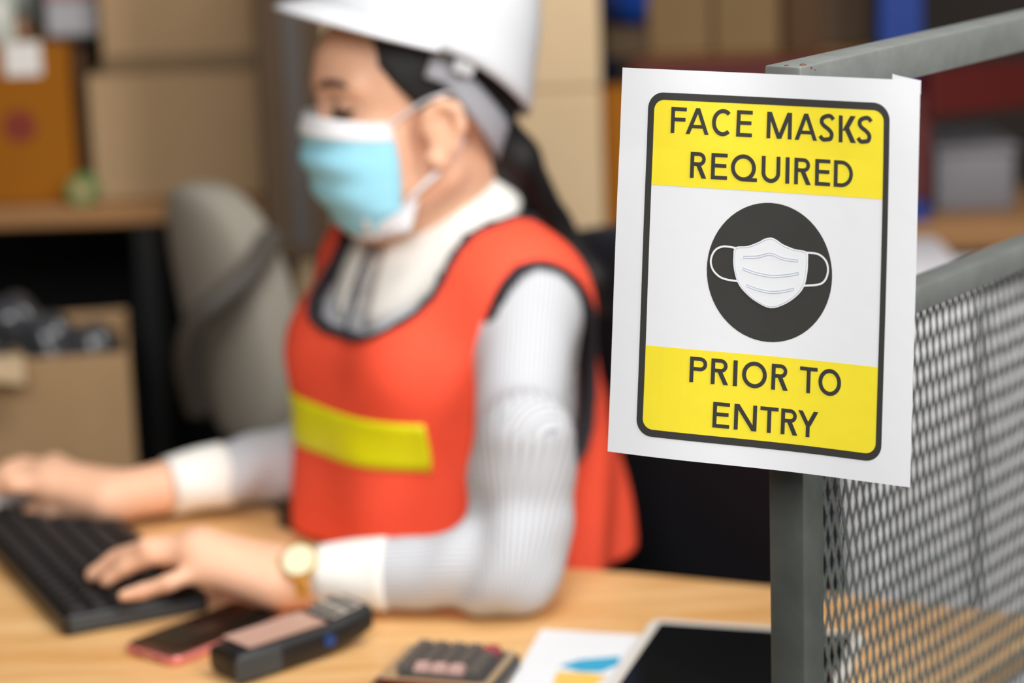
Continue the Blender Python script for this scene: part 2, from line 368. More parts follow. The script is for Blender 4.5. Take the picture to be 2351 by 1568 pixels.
# ------------------------------------------------------------------ the paper sign taped to the post
S_TL, S_TR, S_BR, S_BL = atD(1432, 155, 1.664), atD(2113, 185, 1.576), atD(2093, 1117, 1.610), atD(1395, 1036, 1.699)
PWM, PHM = 217.5, 272.6
SNRM = unit(np.cross(S_TR - S_TL, S_BL - S_TL));
if SNRM[1] > 0: SNRM = -SNRM
def SP(x, y, off=0.0):
    """point of the sheet from millimetres across and down"""
    u, v = x / PWM, y / PHM; p = (S_TL * (1 - u) + S_TR * u) * (1 - v) + (S_BL * (1 - u) + S_BR * u) * v
    bow = .0025 * math.sin(math.pi * u * 2.2 + .4) * (.4 + .8 * v) + .002 * math.sin(u * 9 + 1) * max(0, 1 - v * 5) + .0012 * math.sin(5 * v + 3 * u)
    return p + SNRM * (bow + off * 1.5)
sign = thing('paper_sign', 'white paper notice reading FACE MASKS REQUIRED PRIOR TO ENTRY, stuck on the grey post', 'sign', (S_BL + S_BR) / 2)
mk('sheet', gridsurf(lambda u, v: SP(u * PWM, v * PHM), 45, 45, -.00025), 'paper', sign, True)
fx = lambda u, v: SP(197 + 20.5 * u, -3.6 + 3.6 * u ** .8 + v * 9, -.0012 - .002 * (1 - u))
mk('folded_corner', gridsurf(fx, 10, 6, .0002), 'paper', sign, True)
def flat(polys, off):
    """flat print: list of polygons in sheet millimetres, cut fine enough to follow the sheet"""
    V, F = [], []
    for p in polys:
        n = len(V); V += [SP(x, y, off) for x, y in p]; F.append([n + i for i in range(len(p))])
    return V, F
def rrring(x0, y0, x1, y1, r, n=10, m=24):
    """dense rounded rectangle outline"""
    w, h = x1 - x0, y1 - y0; c = [(x0 + w / 2 + px, y0 + h / 2 - py) for px, py in rrect(w, h, r, n)]; out = []
    for i in range(len(c)):
        a, b = c[i], c[(i + 1) % len(c)]; k = m if math.dist(a, b) > 20 else 1
        out += [(a[0] + (b[0] - a[0]) * t / k, a[1] + (b[1] - a[1]) * t / k) for t in range(k)]
    return out
A, B = rrring(21.3, 15.9, 197.0, 258.2, 11.5), rrring(26.0, 20.9, 192.9, 253.1, 7.5)
o = mk('printed_border', flat([[A[i], A[(i + 1) % len(A)], B[(i + 1) % len(A)], B[i]] for i in range(len(A))], .0002), 'ink', sign); tag(o, 'black rounded border line')
def band(y0, y1, top):
    ys = np.linspace(y0, y1, 15); xs = np.linspace(0, 1, 25)
    def inset(y):
        d = (y - y0) if top else (y1 - y); return 7.5 - math.sqrt(max(0, 7.5 ** 2 - (7.5 - d) ** 2)) if d < 7.5 else 0
    ys = np.unique(np.concatenate([ys, (y0 + np.linspace(0, 7.5, 8)) if top else (y1 - np.linspace(0, 7.5, 8))]))
    X = lambda t, y: 25.9 + inset(y) + t * (167.1 - 2 * inset(y))
    return flat([[(X(xs[i], ys[j]), ys[j]), (X(xs[i + 1], ys[j]), ys[j]), (X(xs[i + 1], ys[j + 1]), ys[j + 1]), (X(xs[i], ys[j + 1]), ys[j + 1])] for i in range(24) for j in range(len(ys) - 1)], .0001)
mk('yellow_band', band(20.8, 80.2, True), 'yellow', sign); mk('yellow_band', band(193.5, 253.2, False), 'yellow', sign)
def disc(cx, cy, rx, ry):
    P = []; n = 64; rs = [0, .25, .5, .75, 1]
    for j in range(4):
        for i in range(n):
            a, b = 2 * math.pi * i / n, 2 * math.pi * (i + 1) / n; q = lambda r, t: (cx + rx * r * math.cos(t), cy + ry * r * math.sin(t))
            P.append([q(rs[j], a), q(rs[j + 1], a), q(rs[j + 1], b), q(rs[j], b)] if j else [q(rs[1], a), q(rs[1], b), (cx, cy)])
    return P
o = mk('printed_disc', flat(disc(113.6, 135.7, 44.7, 48.1), .0001), 'ink', sign); tag(o, 'black disc behind the mask pictogram')
def stroke(pts, t, closed=False):
    pts = [np.array(p, float) for p in pts]; n = len(pts); L = []
    for i in range(n):
        a = pts[i] - pts[i - 1] if (i > 0 or closed) else pts[1] - pts[0]; b = pts[(i + 1) % n] - pts[i] if (i < n - 1 or closed) else a
        a, b = unit(a), unit(b); na, nb = np.array([-a[1], a[0]]), np.array([-b[1], b[0]]); mm = na + nb; mm = mm / max(mm @ mm, .3) * 2
        L.append((pts[i] + mm * t / 2, pts[i] - mm * t / 2))
    return [[L[i][0], L[(i + 1) % n][0], L[(i + 1) % n][1], L[i][1]] for i in range(n if closed else n - 1)]
def spline(pts, k=8, closed=False):
    pts = [np.array(p, float) for p in pts]; n = len(pts); out = []
    for i in range(n if closed else n - 1):
        p0, p1, p2, p3 = (pts[(i - 1) % n] if closed or i else pts[0]), pts[i], pts[(i + 1) % n], (pts[(i + 2) % n] if closed or i < n - 2 else pts[-1])
        for j in range(k):
            t = j / k; out.append(.5 * (2 * p1 + (p2 - p0) * t + (2 * p0 - 5 * p1 + 4 * p2 - p3) * t * t + (3 * p1 - p0 - 3 * p2 + p3) * t ** 3))
    if not closed: out.append(pts[-1])
    return out
mo = [(114.2, 111.4), (109.5, 112.6), (105.3, 115.1), (97.5, 118.4), (88.9, 119.9), (87.8, 126.7), (88.1, 133.3), (90.0, 141.0), (92.4, 146.0), (96.5, 150.6), (104.1, 156.2), (115.2, 160.2), (126.3, 156.0), (134.9, 148.9), (139.0, 142.2), (140.7, 133.2), (140.9, 126), (140.0, 119.5), (131.1, 118.1), (123.0, 115.5), (118.4, 112.8)]
mp_ = spline(mo, 4, True); cx, cy = 114.3, 134
mk('mask_pictogram', flat([[(cx + (mp_[k][0] - cx) * r_, cy + (mp_[k][1] - cy) * r_) for k, r_ in ((i, ra), (i, rb), ((i + 1) % len(mp_), rb), ((i + 1) % len(mp_), ra))] for i in range(len(mp_)) for ra, rb in ((0, .35), (.35, .7), (.7, 1.0))] +
   stroke(spline([(89.5, 120.3), (80.7, 119.8), (74.6, 122.9), (71.8, 129.7), (73.3, 136.2), (78, 140.8), (83.5, 142.6), (91, 143.2)]), 1.35) +
   stroke(spline([(139.4, 120.0), (148, 120.4), (153.6, 124.5), (155.4, 131), (153.4, 137.8), (148.6, 141.2), (138.6, 142.7)]), 1.35), .0004), 'paper', sign)
pl = []
for ps in ([(95.2, 126.2), (105.2, 125.2), (114.2, 122.7), (123.3, 125.3), (133.8, 126.0)], [(94.9, 134.2), (104.6, 136.8), (115.7, 137.9), (125.7, 136.6), (134.6, 134.5)], [(97.9, 145.6), (106.0, 147.9), (115.1, 149.0), (124.0, 147.7), (131.4, 145.5)]):
    q = spline(ps, 6); up = [p + (0, -.75) for p in q]; dn = [p + (0, .75) for p in q]; pl += stroke(up + dn[::-1], .42, True)
ins = [np.array((cx, cy)) + (p - (cx, cy)) * .955 for p in mp_]; pl += stroke(ins, .28, True)
o = mk('pictogram_lines', flat(pl, .0008), 'icon_line', sign); tag(o, 'pale pleat lines of the mask pictogram')
ST = 2.8
def arc(cx, cy, rx, ry, a0, a1, n=22): return [(cx + rx * math.cos(math.radians(a0 + (a1 - a0) * i / n)), cy + ry * math.sin(math.radians(a0 + (a1 - a0) * i / n))) for i in range(n + 1)]
def bar(x0, y0, x1, y1): return [[(x0, y0), (x1, y0), (x1, y1), (x0, y1)]]
def dia(x0, x1, y0, y1, s): return [[(x0, y0), (x0 + s, y0), (x1 + s, y1), (x1, y1)]]
def letter(ch, w, h):
    """polygons of one capital, origin at its lower left, y up"""
    t, k = ST, ST * .92; e = t / 2; D = t * 1.06
    if ch in 'FE':
        P = bar(0, 0, t, h) + bar(t, h - k, w, h) + bar(t, h * .53 - k / 2, w * .94, h * .53 + k / 2)
        return P + bar(t, 0, w, k) if ch == 'E' else P
    if ch == 'A': return dia(0, w / 2 - D / 2, 0, h, D) + dia(w - D, w / 2 - D / 2, 0, h, D) + bar(w * .24, h * .23, w * .76, h * .23 + k * .9)
    if ch == 'M': return bar(0, 0, t, h) + bar(w - t, 0, w, h) + dia(w / 2 - D / 2, .3, 0, h, D * 1.05) + dia(w / 2 - D / 2, w - D * 1.05 - .3, 0, h, D * 1.05)
    if ch == 'N': return bar(0, 0, t, h) + bar(w - t, 0, w, h) + dia(w - D * 1.2, 0, 0, h, D * 1.2)
    if ch == 'K': return bar(0, 0, t, h) + dia(t * .9, w - D * 1.35, h * .44, h, D * 1.3) + dia(w - D * 1.25, t * 1.25, 0, h * .56, D * 1.3)
    if ch == 'Y': return bar(w / 2 - e, 0, w / 2 + e, h * .44) + dia(w / 2 - e, 0, h * .42, h, D * 1.1) + dia(w / 2 - e, w - D * 1.1, h * .42, h, D * 1.1)
    if ch == 'T': return bar(w / 2 - e, 0, w / 2 + e, h - k) + bar(0, h - k, w, h)
    if ch == 'I': return bar(0, 0, w, h)
    if ch == 'O': return stroke(arc(w / 2, h / 2, w / 2 - e, h / 2 - e + .25, 0, 360, 48)[:-1], t, True)
    if ch == 'Q': r = w * .475; return stroke(arc(r, h / 2, r - e, h / 2 - e + .25, 0, 360, 48)[:-1], t, True) + bar(w * .46, -.25, w, k - .25)
    if ch == 'C': return stroke(arc(w * .53, h / 2, w * .53 - e, h / 2 - e + .3, 48, 312, 36), t)
    if ch == 'U': r = w / 2 - e; return stroke([(e, h), (e, r + .6 + e)] + arc(w / 2, r + e, r, r + .2, 180, 360, 24) + [(w - e, r + .6 + e), (w - e, h)], t)
    if ch == 'D': r = h / 2 - k / 2; rx = w * .62; return bar(0, 0, t, h) + stroke([(t * .5, h - k / 2)] + arc(w - rx, h / 2, rx - e, r, 90, -90, 26) + [(t * .5, k / 2)], k)
    if ch in 'PR':
        bh = h * (.54 if ch == 'P' else .53); cy_ = h - bh / 2; r = bh / 2 - k / 2; bw = w * (1.0 if ch == 'P' else .93)
        P = bar(0, 0, t, h) + stroke([(t * .5, h - k / 2)] + arc(bw - r - e, cy_, r, r, 90, -90, 18) + [(t * .5, h - bh + k / 2)], k)
        return P + dia(w - D * 1.22, w * .36, 0, h - bh + .4, D * 1.18) if ch == 'R' else P
    if ch == 'S':
        x = lambda q: q * w; y = lambda q: q * h
        return stroke(spline([(x(.95), y(.83)), (x(.76), y(.945)), (x(.5), y(.965) - .3), (x(.22), y(.87)), (x(.15), y(.72)), (x(.3), y(.59)), (x(.62), y(.46)), (x(.83), y(.3)), (x(.76), y(.12)), (x(.5), y(.02) + e * .75), (x(.24), y(.075)), (x(.04), y(.2))], 5), t)
LINES = [(43.55, [('F', 39.0, 50.5), ('A', 50.3, 67.2), ('C', 69.3, 84.2), ('E', 87.1, 98.6), ('M', 109.1, 127.3), ('A', 129.5, 145.7), ('S', 147.3, 157.9), ('K', 161.2, 173.4), ('S', 174.5, 184.7)]),
         (73.75, [('R', 54.6, 66.8), ('E', 69.9, 81.7), ('Q', 84.3, 103.2), ('U', 106.3, 119.7), ('I', 123.4, 126.3), ('R', 129.7, 141.9), ('E', 144.6, 155.5), ('D', 158.0, 171.8)]),
         (216.5, [('P', 59.1, 71.6), ('R', 74.4, 87.0), ('I', 90.1, 93.1), ('O', 96.4, 113.9), ('R', 117.2, 129.3), ('T', 137.3, 149.9), ('O', 150.7, 167.0)]),
         (246.9, [('E', 76.8, 88.7), ('N', 91.9, 107.9), ('T', 110.2, 123.1), ('R', 125.0, 137.1), ('Y', 137.0, 151.4)])]
for yb, ls in LINES:
    P = []
    for ch, x0, x1 in ls: P += [[(x0 + p[0], yb - p[1]) for p in q] for q in letter(ch, x1 - x0, 18.0)]
    o = mk('lettering', flat(P, .0003), 'ink', sign)

# ------------------------------------------------------------------ desk
E2, E3 = V3(-.158, 2.362, 0), V3(-.256, 2.470, 0)
dirE = unit(atT(1449, 1313) - atT(1772, 1344))
A1 = atT(1772, 1344) - dirE * .36
edge_off = lambda s: PC + PD * s + PN * .055
Pq, Qq = edge_off(0), atT(1772, 1344); sol = np.linalg.solve(np.array([[PD[0], dirE[0]], [PD[1], dirE[1]]]), (Qq - Pq)[:2]); corner_p = Pq + PD * (sol[0] - .012)
top_poly = [corner_p, atT(1772, 1344), atT(1449, 1313), E2, E3, atT(640, 1168), atT(575, 1150), atT(300, 1118), atT(0, 1098), atT(-500, 1065), V3(-1.6, 2.2, 0), V3(-1.5, 1.72, 0), edge_off(.06)]
desk = thing('desk', 'light pine office desk in front of the seated woman', 'desk', (-.4, 2.1, 0))
def solid_poly(poly, z0, z1, b=.004):
    c = sum(np.asarray(p)[:2] for p in poly) / len(poly); sh = []
    n = len(poly)
    for i in range(n):
        p0, p1, p2 = (np.asarray(poly[k % n])[:2] for k in (i - 1, i, i + 1)); a, d = unit(p1 - p0), unit(p2 - p1)
        nn = np.array([a[1] + d[1], -a[0] - d[0]]); nn = nn / max(nn @ nn, .4) * 2
        sh.append(nn)
    area2 = sum(poly[i][0] * poly[(i + 1) % n][1] - poly[(i + 1) % n][0] * poly[i][1] for i in range(n)); sg = -1 if area2 > 0 else 1
    V, F = [], []
    for z, s in ((z0, b), (z0 + b, 0), (z1 - b, 0), (z1, b)): V += [(*(np.asarray(p)[:2] + sg * q * s), z) for p, q in zip(poly, sh)]
    for j in range(3):
        for i in range(n): F.append([j * n + i, j * n + (i + 1) % n, (j + 1) * n + (i + 1) % n, (j + 1) * n + i])
    from mathutils.geometry import tessellate_polygon
    for t in tessellate_polygon([[Vector((p[0], p[1], 0)) for p in poly]]):
        a_, b_, c_ = t; up = (poly[b_][0] - poly[a_][0]) * (poly[c_][1] - poly[a_][1]) - (poly[b_][1] - poly[a_][1]) * (poly[c_][0] - poly[a_][0])
        if (up > 0) != (area2 > 0): a_, b_ = b_, a_
        F.append([3 * n + a_, 3 * n + b_, 3 * n + c_]); F.append([c_, b_, a_])
    if area2 < 0: F = [q[::-1] for q in F]
    return V, F
mk('desktop', solid_poly(top_poly, TZ - .028, TZ), 'wood', desk)
for x, y in ((-1.35, 1.85), (-1.4, 2.2), (.18, 1.86), (.28, 2.08), (-.95, 2.72)):
    mk('leg', xf(rbox(.05, .05, TZ - .028, .003, 1, False), (x, y, 0)), 'black_steel', desk)

# ------------------------------------------------------------------ things on the desk
# keyboard
K0, Ke1 = atT(150, 1465), None
Ke1 = unit(atT(475, 1405) - K0); Ke2 = V3(-Ke1[1], Ke1[0], 0); KW, KL = .142, .385
kb = thing('keyboard', 'black computer keyboard under the woman\'s typing hand', 'keyboard', K0 + Ke1 * KW / 2 + Ke2 * KL / 2)
def onkb(geo, a, b, z): return xf(geo, K0 + Ke1 * a + Ke2 * b + V3(0, 0, z), Ke1, Ke2)
mk('case', onkb(slab(KW, KL, .006, 0.0, .019, .002), KW / 2, KL / 2, 0), 'black_plastic', kb)
o = mk('side_strip', onkb(rbox(KW - .012, .0016, .011, .0005), KW / 2, -.0004, .0095), 'edge_grey', kb); tag(o, 'slate grey end strip')
def keycap(sx, sy):
    a, b, h = sx / 2, sy / 2, .0062; c, d = a - .0018, b - .0018
    return [(-a, -b, 0), (a, -b, 0), (a, b, 0), (-a, b, 0), (-c, -d, h), (c, -d, h), (c, d, h), (-c, d, h)], [[4, 5, 6, 7], [0, 1, 5, 4], [1, 2, 6, 5], [2, 3, 7, 6], [3, 0, 4, 7]]
proto = None; px_ = .0195
for r in range(6):
    for c in range(19):
        a = .017 + r * .0215; b = .0165 + c * px_
        if r == 5 and 7 <= c <= 11: continue
        if proto is None:
            proto = mk('key', xf(keycap(.0172, .0172), (0, 0, 0), Ke1, Ke2), 'key'); proto.parent = kb; k = proto
        else: k = proto.copy(); COL.objects.link(k)
        k.location = Vector(K0 + Ke1 * a + Ke2 * b + V3(0, 0, .0188) - BASE[kb.name])
mk('space_bar', onkb(keycap(.0172, .095), .017 + 5 * .0215, .0165 + 9 * px_, .0188), 'key', kb)
# mouse
mp0 = atT(36, 1172); ms = thing('computer_mouse', 'white computer mouse under the far hand', 'mouse', mp0)
def mouse_fn(u, v):
    a = 2 * math.pi * u; r = math.sin(v * math.pi / 2) ** .7; x = .056 * r * math.cos(a); y = .031 * r * math.sin(a); z = .033 * math.cos(v * math.pi / 2) ** .8 * (1 - .12 * math.cos(a) * r)
    return mp0 + V3(-x * .95 - y * .3, x * .3 - y * .95, z + .0005)
mk('shell', gridsurf(mouse_fn, 32, 12, closeu=True), 'mouse', ms, 'full')
mk('scroll_wheel', tube([mp0 + V3(-.032, .006, .0245), mp0 + V3(-.034, .012, .0245)], .005, 12), 'dark_grey', ms, True)
# phone
p0, p1 = atT(345, 1514), atT(598, 1416); pe1 = unit(p1 - p0); pe2 = V3(-pe1[1], pe1[0], 0); pc = (p0 + p1) / 2; pl_ = np.linalg.norm(p1 - p0) + .006
ph = thing('smartphone', 'smartphone in a rose pink case lying face up by the keyboard', 'phone', pc)
onph = lambda g: xf(g, pc, pe1, pe2)
mk('case', onph(slab(pl_, .072, .011, 0, .0085, .0025)), 'pink', ph, True)
mk('screen', onph(slab(pl_ - .005, .067, .009, .0083, .0094, .0004)), 'glass', ph, True)
o = mk('charging_port', onph(xf(rbox(.0012, .009, .003, .0003), (-pl_ / 2, 0, .004))), 'chrome', ph)
for y in (-.013, .013): mk('speaker_hole', onph(xf(rbox(.0012, .008, .002, .0003), (-pl_ / 2, y, .004))), 'black_plastic', ph)
# handheld terminal: long body with a raised head
h0, h1 = atT(552, 1568), atT(836, 1476); he1 = unit(h1 - h0); he2 = V3(-he1[1], he1[0], 0); HL = np.linalg.norm(h1 - h0)
ht = thing('handheld_terminal', 'black handheld data terminal with pale reflecting screen, lying between phone and calculator', 'scanner', (h0 + h1) / 2)
def hh(s, w, z): return h0 + he1 * (s * HL) + he2 * (w + .016) + V3(0, 0, z)
sec = [(-.05, .019, .008, .022), (-.03, .024, .003, .028), (.1, .026, 0.0, .031), (.35, .027, 0.0, .031), (.6, .027, .001, .032), (.78, .027, .004, .034), (.93, .027, .008, .037), (1.03, .026, .013, .038), (1.06, .021, .018, .035)]
V, F = [], []; n = 16
for s, hw, zb_, zt_ in sec:
    cz, hz = (zb_ + zt_) / 2, (zt_ - zb_) / 2
    for i in range(n):
        a = 2 * math.pi * (i + .5) / n; c, s_ = math.cos(a), math.sin(a); q = lambda x: math.copysign(abs(x) ** .45, x); V.append(hh(s, hw * q(c), cz + hz * q(s_)))
for j in range(len(sec) - 1):
    for i in range(n): F.append([j * n + i, j * n + (i + 1) % n, (j + 1) * n + (i + 1) % n, (j + 1) * n + i])
F.append(list(range(n))[::-1]); F.append([(len(sec) - 1) * n + i for i in range(n)])
mk('body', (V, F), 'black_plastic', ht, True)
mk('screen', gridsurf(lambda u, v: hh(.06 + .62 * u, -.020 + .040 * v, .0322 + .001 * u), 12, 6, .0012), 'screen_pale', ht)
mk('keypad', gridsurf(lambda u, v: hh(.74 + .24 * u, -.019 + .038 * v, .0348 + .0042 * u), 8, 6, .0012), 'keypad_pale', ht)
for i in range(2):
    for j in range(3): mk('button', xf(rbox(.010, .010, .003, .0008), hh(.79 + .12 * i, -.013 + .013 * j, .0366 + .0022 * i), he1, he2), 'calc_key', ht)
mk('side_button', tube([hh(.66, -.0265, .018), hh(.66, -.0285, .018)], .006, 14), 'blue_led', ht, True)
mk('grip_plate', xf(rbox(.05, .0022, .021, .0008), hh(.1, -.0262, .0155), he1, he2), 'edge_grey', ht)
# calculator
c0, c1, c2 = atT(935, 1476, .014), atT(1200, 1496, .014), atT(815, 1560, .014); ce1 = unit(c1 - c0); ce2 = V3(-ce1[1], ce1[0], 0); CW = np.linalg.norm(c1 - c0); CH = .122
cc = (c0 + c1) / 2 - ce2 * CH / 2; cc[2] = TZ
ca = thing('calculator', 'dark desk calculator with champagne bezel at the near edge of the desk', 'calculator', cc)
onc = lambda g, x, y, z: xf(g, cc + ce1 * x + ce2 * y + V3(0, 0, z), ce1, ce2)
mk('body', onc(slab(CW, CH, .010, 0, .0145, .003), 0, 0, 0), 'calc', ca, True)
mk('bezel', onc(slab(CW - .006, CH * .72, .008, .0138, .0150, .0003), 0, CH * .125, 0), 'calc_bezel', ca, True)
mk('key_plate', onc(slab(CW - .028, CH * .62, .005, .0146, .0156, .0003), .004, CH * .13, 0), 'calc', ca, True)
for r in range(4):
    for c in range(5):
        kx = -CW * .36 + c * (CW - .03) / 5 + .006; ky = CH * .40 - r * .0172
        mk('key', onc(xf(keycap(.0145, .0128), (0, 0, 0)), kx, ky, .0154), 'calc_red' if (r, c) == (0, 4) else 'calc_pink' if r == 3 and 1 <= c <= 3 else 'calc_key', ca)
mk('display', onc(slab(CW - .016, .026, .003, .0146, .0158, .0003), 0, -CH * .36, 0), 'glass', ca)
# report page
r0 = [atT(1243, 1447), atT(1500, 1462), atT(1470, 1640), atT(1140, 1625)]
pg = thing('report_page', 'white report sheet with cyan and amber chart beside the tablet', 'paper', sum(r0) / 4)
def rp(u, v, z): return (r0[0] * (1 - u) + r0[1] * u) * (1 - v) + (r0[3] * (1 - u) + r0[2] * u) * v + V3(0, 0, z)
mk('sheet', gridsurf(lambda u, v: rp(u, v, .0006), 8, 8, .0005), 'paper', pg)
def tri(ps, z, m, nm):
    n = len(ps); c = sum(ps) / n; V = [p * V3(1, 1, 0) + V3(0, 0, TZ + z) for p in ps]; return mk(nm, (V, [list(range(n))]), m, pg)
tri([atT(1285, 1532), atT(1330, 1518), atT(1425, 1510), atT(1418, 1530), atT(1380, 1546), atT(1330, 1545)], .0016, 'cyan', 'chart_slice')
tri([atT(1280, 1545), atT(1350, 1549), atT(1395, 1556), atT(1350, 1590), atT(1268, 1575)], .0016, 'amber', 'chart_slice')
# tablet
t0, t1 = atT(1500, 1440), atT(1985, 1473); te1 = unit(t1 - t0); te2 = V3(-te1[1], te1[0], 0); TW = np.linalg.norm(t1 - t0) + .004; TH = .235
tc_ = (t0 + t1) / 2 - te2 * (TH / 2 - .002)
tb = thing('tablet', 'white framed tablet with dark screen lying behind the grey post', 'tablet', tc_)
mk('frame', xf(slab(TW, TH, .012, .0012, .0085, .002), tc_, te1, te2), 'tablet', tb, True)
mk('screen', xf(slab(TW - .022, TH - .026, .002, .0082, .0090, .0002), tc_, te1, te2), 'glass', tb)
mk('home_button', xf(cyl((0, 0, .0082), .005, .0006, 20), tc_ - te2 * (TH / 2 - .0065), te1, te2), 'keypad_pale', tb)

# ------------------------------------------------------------------ the woman
F3, L3 = V3(-.82, -.57, 0), V3(.57, -.82, 0); F3 = unit(F3); L3 = V3(-F3[1], F3[0], 0)
C0 = V3(-.05, 2.50, 0)
def tp(u, f, z): return C0 + L3 * u + F3 * (f + .10 * (z - .75)) + V3(0, 0, z)
TAX = np.array([L3, F3, [0, 0, 1]])
woman = thing('person', 'woman in white hard hat and orange vest typing at the desk', 'person', (C0[0], C0[1], 0))
LS, RS = tp(.150, 0, 1.000), tp(-.150, 0, 1.000)
LE, LWr = atT(1172, 1308, .043), atT(655, 1325, .034)
RE, RWr = V3(-.205, 2.565, .800), atT(265, 1140, .040)
NB = tp(0, -.012, 1.065)
HC = V3(-.084, 2.445, 1.189); HS = 1.04
hy = math.radians(72); tilt = math.radians(-3)
hf0 = V3(-math.sin(hy), -math.cos(hy), 0); HLt = V3(math.cos(hy), -math.sin(hy), 0)
HF = hf0 * math.cos(tilt) + V3(0, 0, math.sin(tilt)); HU = np.cross(HLt, HF); HU = HU if HU[2] > 0 else -HU
HAX = np.array([HLt, HF, HU])
def hp(x, y, z): return HC + (HLt * x + HF * y + HU * z) * HS
def hell(x, y, z, rx, ry, rz): return ell(hp(x, y, z), HAX, np.array([rx, ry, rz]) * HS)
def hcap(a, b, ra, rb=None): return cap(hp(*a), hp(*b), ra * HS, (rb if rb is not None else ra) * HS)
torso = [(ell(tp(0, 0, .60), TAX, (.165, .115, .15)), .03), (ell(tp(0, 0, .78), TAX, (.135, .10, .17)), .05), (ell(tp(0, 0, .92), TAX, (.148, .105, .15)), .05),
         (cap(tp(-.115, -.015, .995), tp(.115, -.015, .995), .050), .05), (ell(tp(.065, .075, .93), TAX, (.055, .055, .06)), .03), (ell(tp(-.065, .075, .93), TAX, (.055, .055, .06)), .03),
         (cap(NB - V3(0, 0, .048), LS - L3 * .03 + V3(0, 0, .008), .042, .028), .05), (cap(NB - V3(0, 0, .048), RS + L3 * .03 + V3(0, 0, .008), .042, .028), .05)]
skull = [(hell(0, -.012, .045, .073, .094, .084), 0), (hell(0, .035, -.02, .057, .058, .084), .03)]
head = skull + [(hell(0, .040, .052, .056, .060, .052), .03), (hell(0, .064, -.090, .027, .026, .022), .03), (hcap((.05, -.002, -.055), (.018, .066, -.094), .016), .025), (hcap((-.05, -.002, -.055), (-.018, .066, -.094), .016), .025),
        (hell(.036, .058, -.018, .026, .028, .026), .02), (hell(-.036, .058, -.018, .026, .028, .026), .02),
        (hcap((0, .092, .020), (0, .106, -.018), .008, .0105), .015), (hell(.011, .096, -.022, .009, .012, .008), .008), (hell(-.011, .096, -.022, .009, .012, .008), .008),
        (hcap((.012, .091, .040), (.046, .074, .040), .009), .015), (hcap((-.012, .091, .040), (-.046, .074, .040), .009), .015),
        (hell(0, .094, -.048, .022, .010, .006), .008), (hell(0, .092, -.058, .019, .010, .007), .008)]
sockets = [hell(.032, .103, .022, .017, .016, .011), hell(-.032, .103, .022, .017, .016, .011)]
lids = [(hell(.032, .0775, .020, .0135, .0135, .012), .004), (hell(-.032, .0775, .020, .0135, .0135, .012), .004)]
ears = []
for sx in (1, -1):
    EO = V3(0, .012, -.010); pts = [(sx * .074, .004, -.022), (sx * .078, -.004, -.028), (sx * .080, -.016, -.014), (sx * .084, -.026, .006), (sx * .084, -.022, .024), (sx * .080, -.008, .030), (sx * .076, .004, .020), (sx * .074, .006, .006)]
    for a, b in zip(pts[:-1], pts[1:]): ears.append((hcap(V3(*a) + EO, V3(*b) + EO, .0062, .0060), .004))
    ears.append((hell(sx * .076, .002, -.008, .004, .018, .027), .006)); ears.append((hell(sx * .074, .006, -.038, .006, .009, .009), .006))
neck = [(cap(NB - V3(0, 0, .02), hp(0, -.024, -.02), .055, .052), .04), (cap(NB - F3 * -.03, hp(0, .005, -.06), .04, .040), .04)]
arms = [(cap(LS, LE, .046, .036), .03), (cap(LE, LWr, .036, .024), .02), (cap(RS, RE, .046, .036), .03), (cap(RE, RWr, .036, .025), .02)]
# hands: chains of joints in table coordinates (pixel of the joint centre, height over the desk)
hand_l, hand_r = [], []
def chain(dst, w, js, rs, k=.006):
    P = [w] + [atT(*j) for j in js]
    for i in range(len(P) - 1): dst.append((cap(P[i], P[i + 1], rs[i], rs[i + 1]), k))
    return P
W = LWr; Wn, Wf = W + V3(-.012, -.016, -.002), W + V3(-.012, .016, .004)
LK = [(462, 1250, .066), (448, 1258, .067), (446, 1275, .062), (462, 1308, .050)]      # knuckles: index .. little
LM = [(360, 1252, .068), (338, 1258, .069), (348, 1276, .062), (388, 1338, .045)]
LD = [(285, 1276, .055), (262, 1286, .051), (288, 1302, .050), (328, 1357, .037)]
LT = [(232, 1305, .037), (212, 1320, .036), (242, 1334, .036), (283, 1367, .034)]
for i, (wv, r) in enumerate(((Wf, .0098), (Wf, .0098), (Wn, .0092), (Wn, .0082))):
    chain(hand_l, wv, [LK[i]], [.019, .0155 - .001 * i], .014)
    chain(hand_l, atT(*LK[i]), [LM[i], LD[i], LT[i]], [r + .0012, r, r - .001, r - .0022], .004)
hand_l.append((cap(atT(*LK[0]), atT(*LK[3]), .0125, .011), .014)); hand_l.append((cap(LWr, (atT(*LK[1]) + atT(*LK[2])) / 2, .021, .016), .014))
chain(hand_l, Wf, [(520, 1278, .040), (440, 1290, .038), (385, 1298, .034)], [.017, .0145, .0115, .0085], .008)
hand_l.append((cap(LWr, LWr + unit(LE - LWr) * .03, .022, .023), .02))
W = RWr; Wn, Wf = W + V3(-.010, -.014, 0), W + V3(-.010, .016, .002)
RK = [(112, 1118, .052), (105, 1100, .058), (112, 1085, .058), (125, 1072, .052)]       # index knuckle nearest the camera
RMd = [(30, 1112, .058), (15, 1092, .062), (25, 1077, .060), (50, 1064, .052)]
RD = [(-30, 1125, .048), (-48, 1105, .052), (-40, 1088, .050), (0, 1070, .042)]
RT = [(-72, 1138, .038), (-95, 1120, .042), (-85, 1100, .040), (-38, 1082, .034)]
for i, (wv, r) in enumerate(((Wn, .0096), (Wn, .0098), (Wf, .0092), (Wf, .0082))):
    chain(hand_r, wv, [RK[i]], [.019, .0155 - .001 * i], .014)
    chain(hand_r, atT(*RK[i]), [RMd[i], RD[i], RT[i]], [r + .0012, r, r - .001, r - .0022], .004)
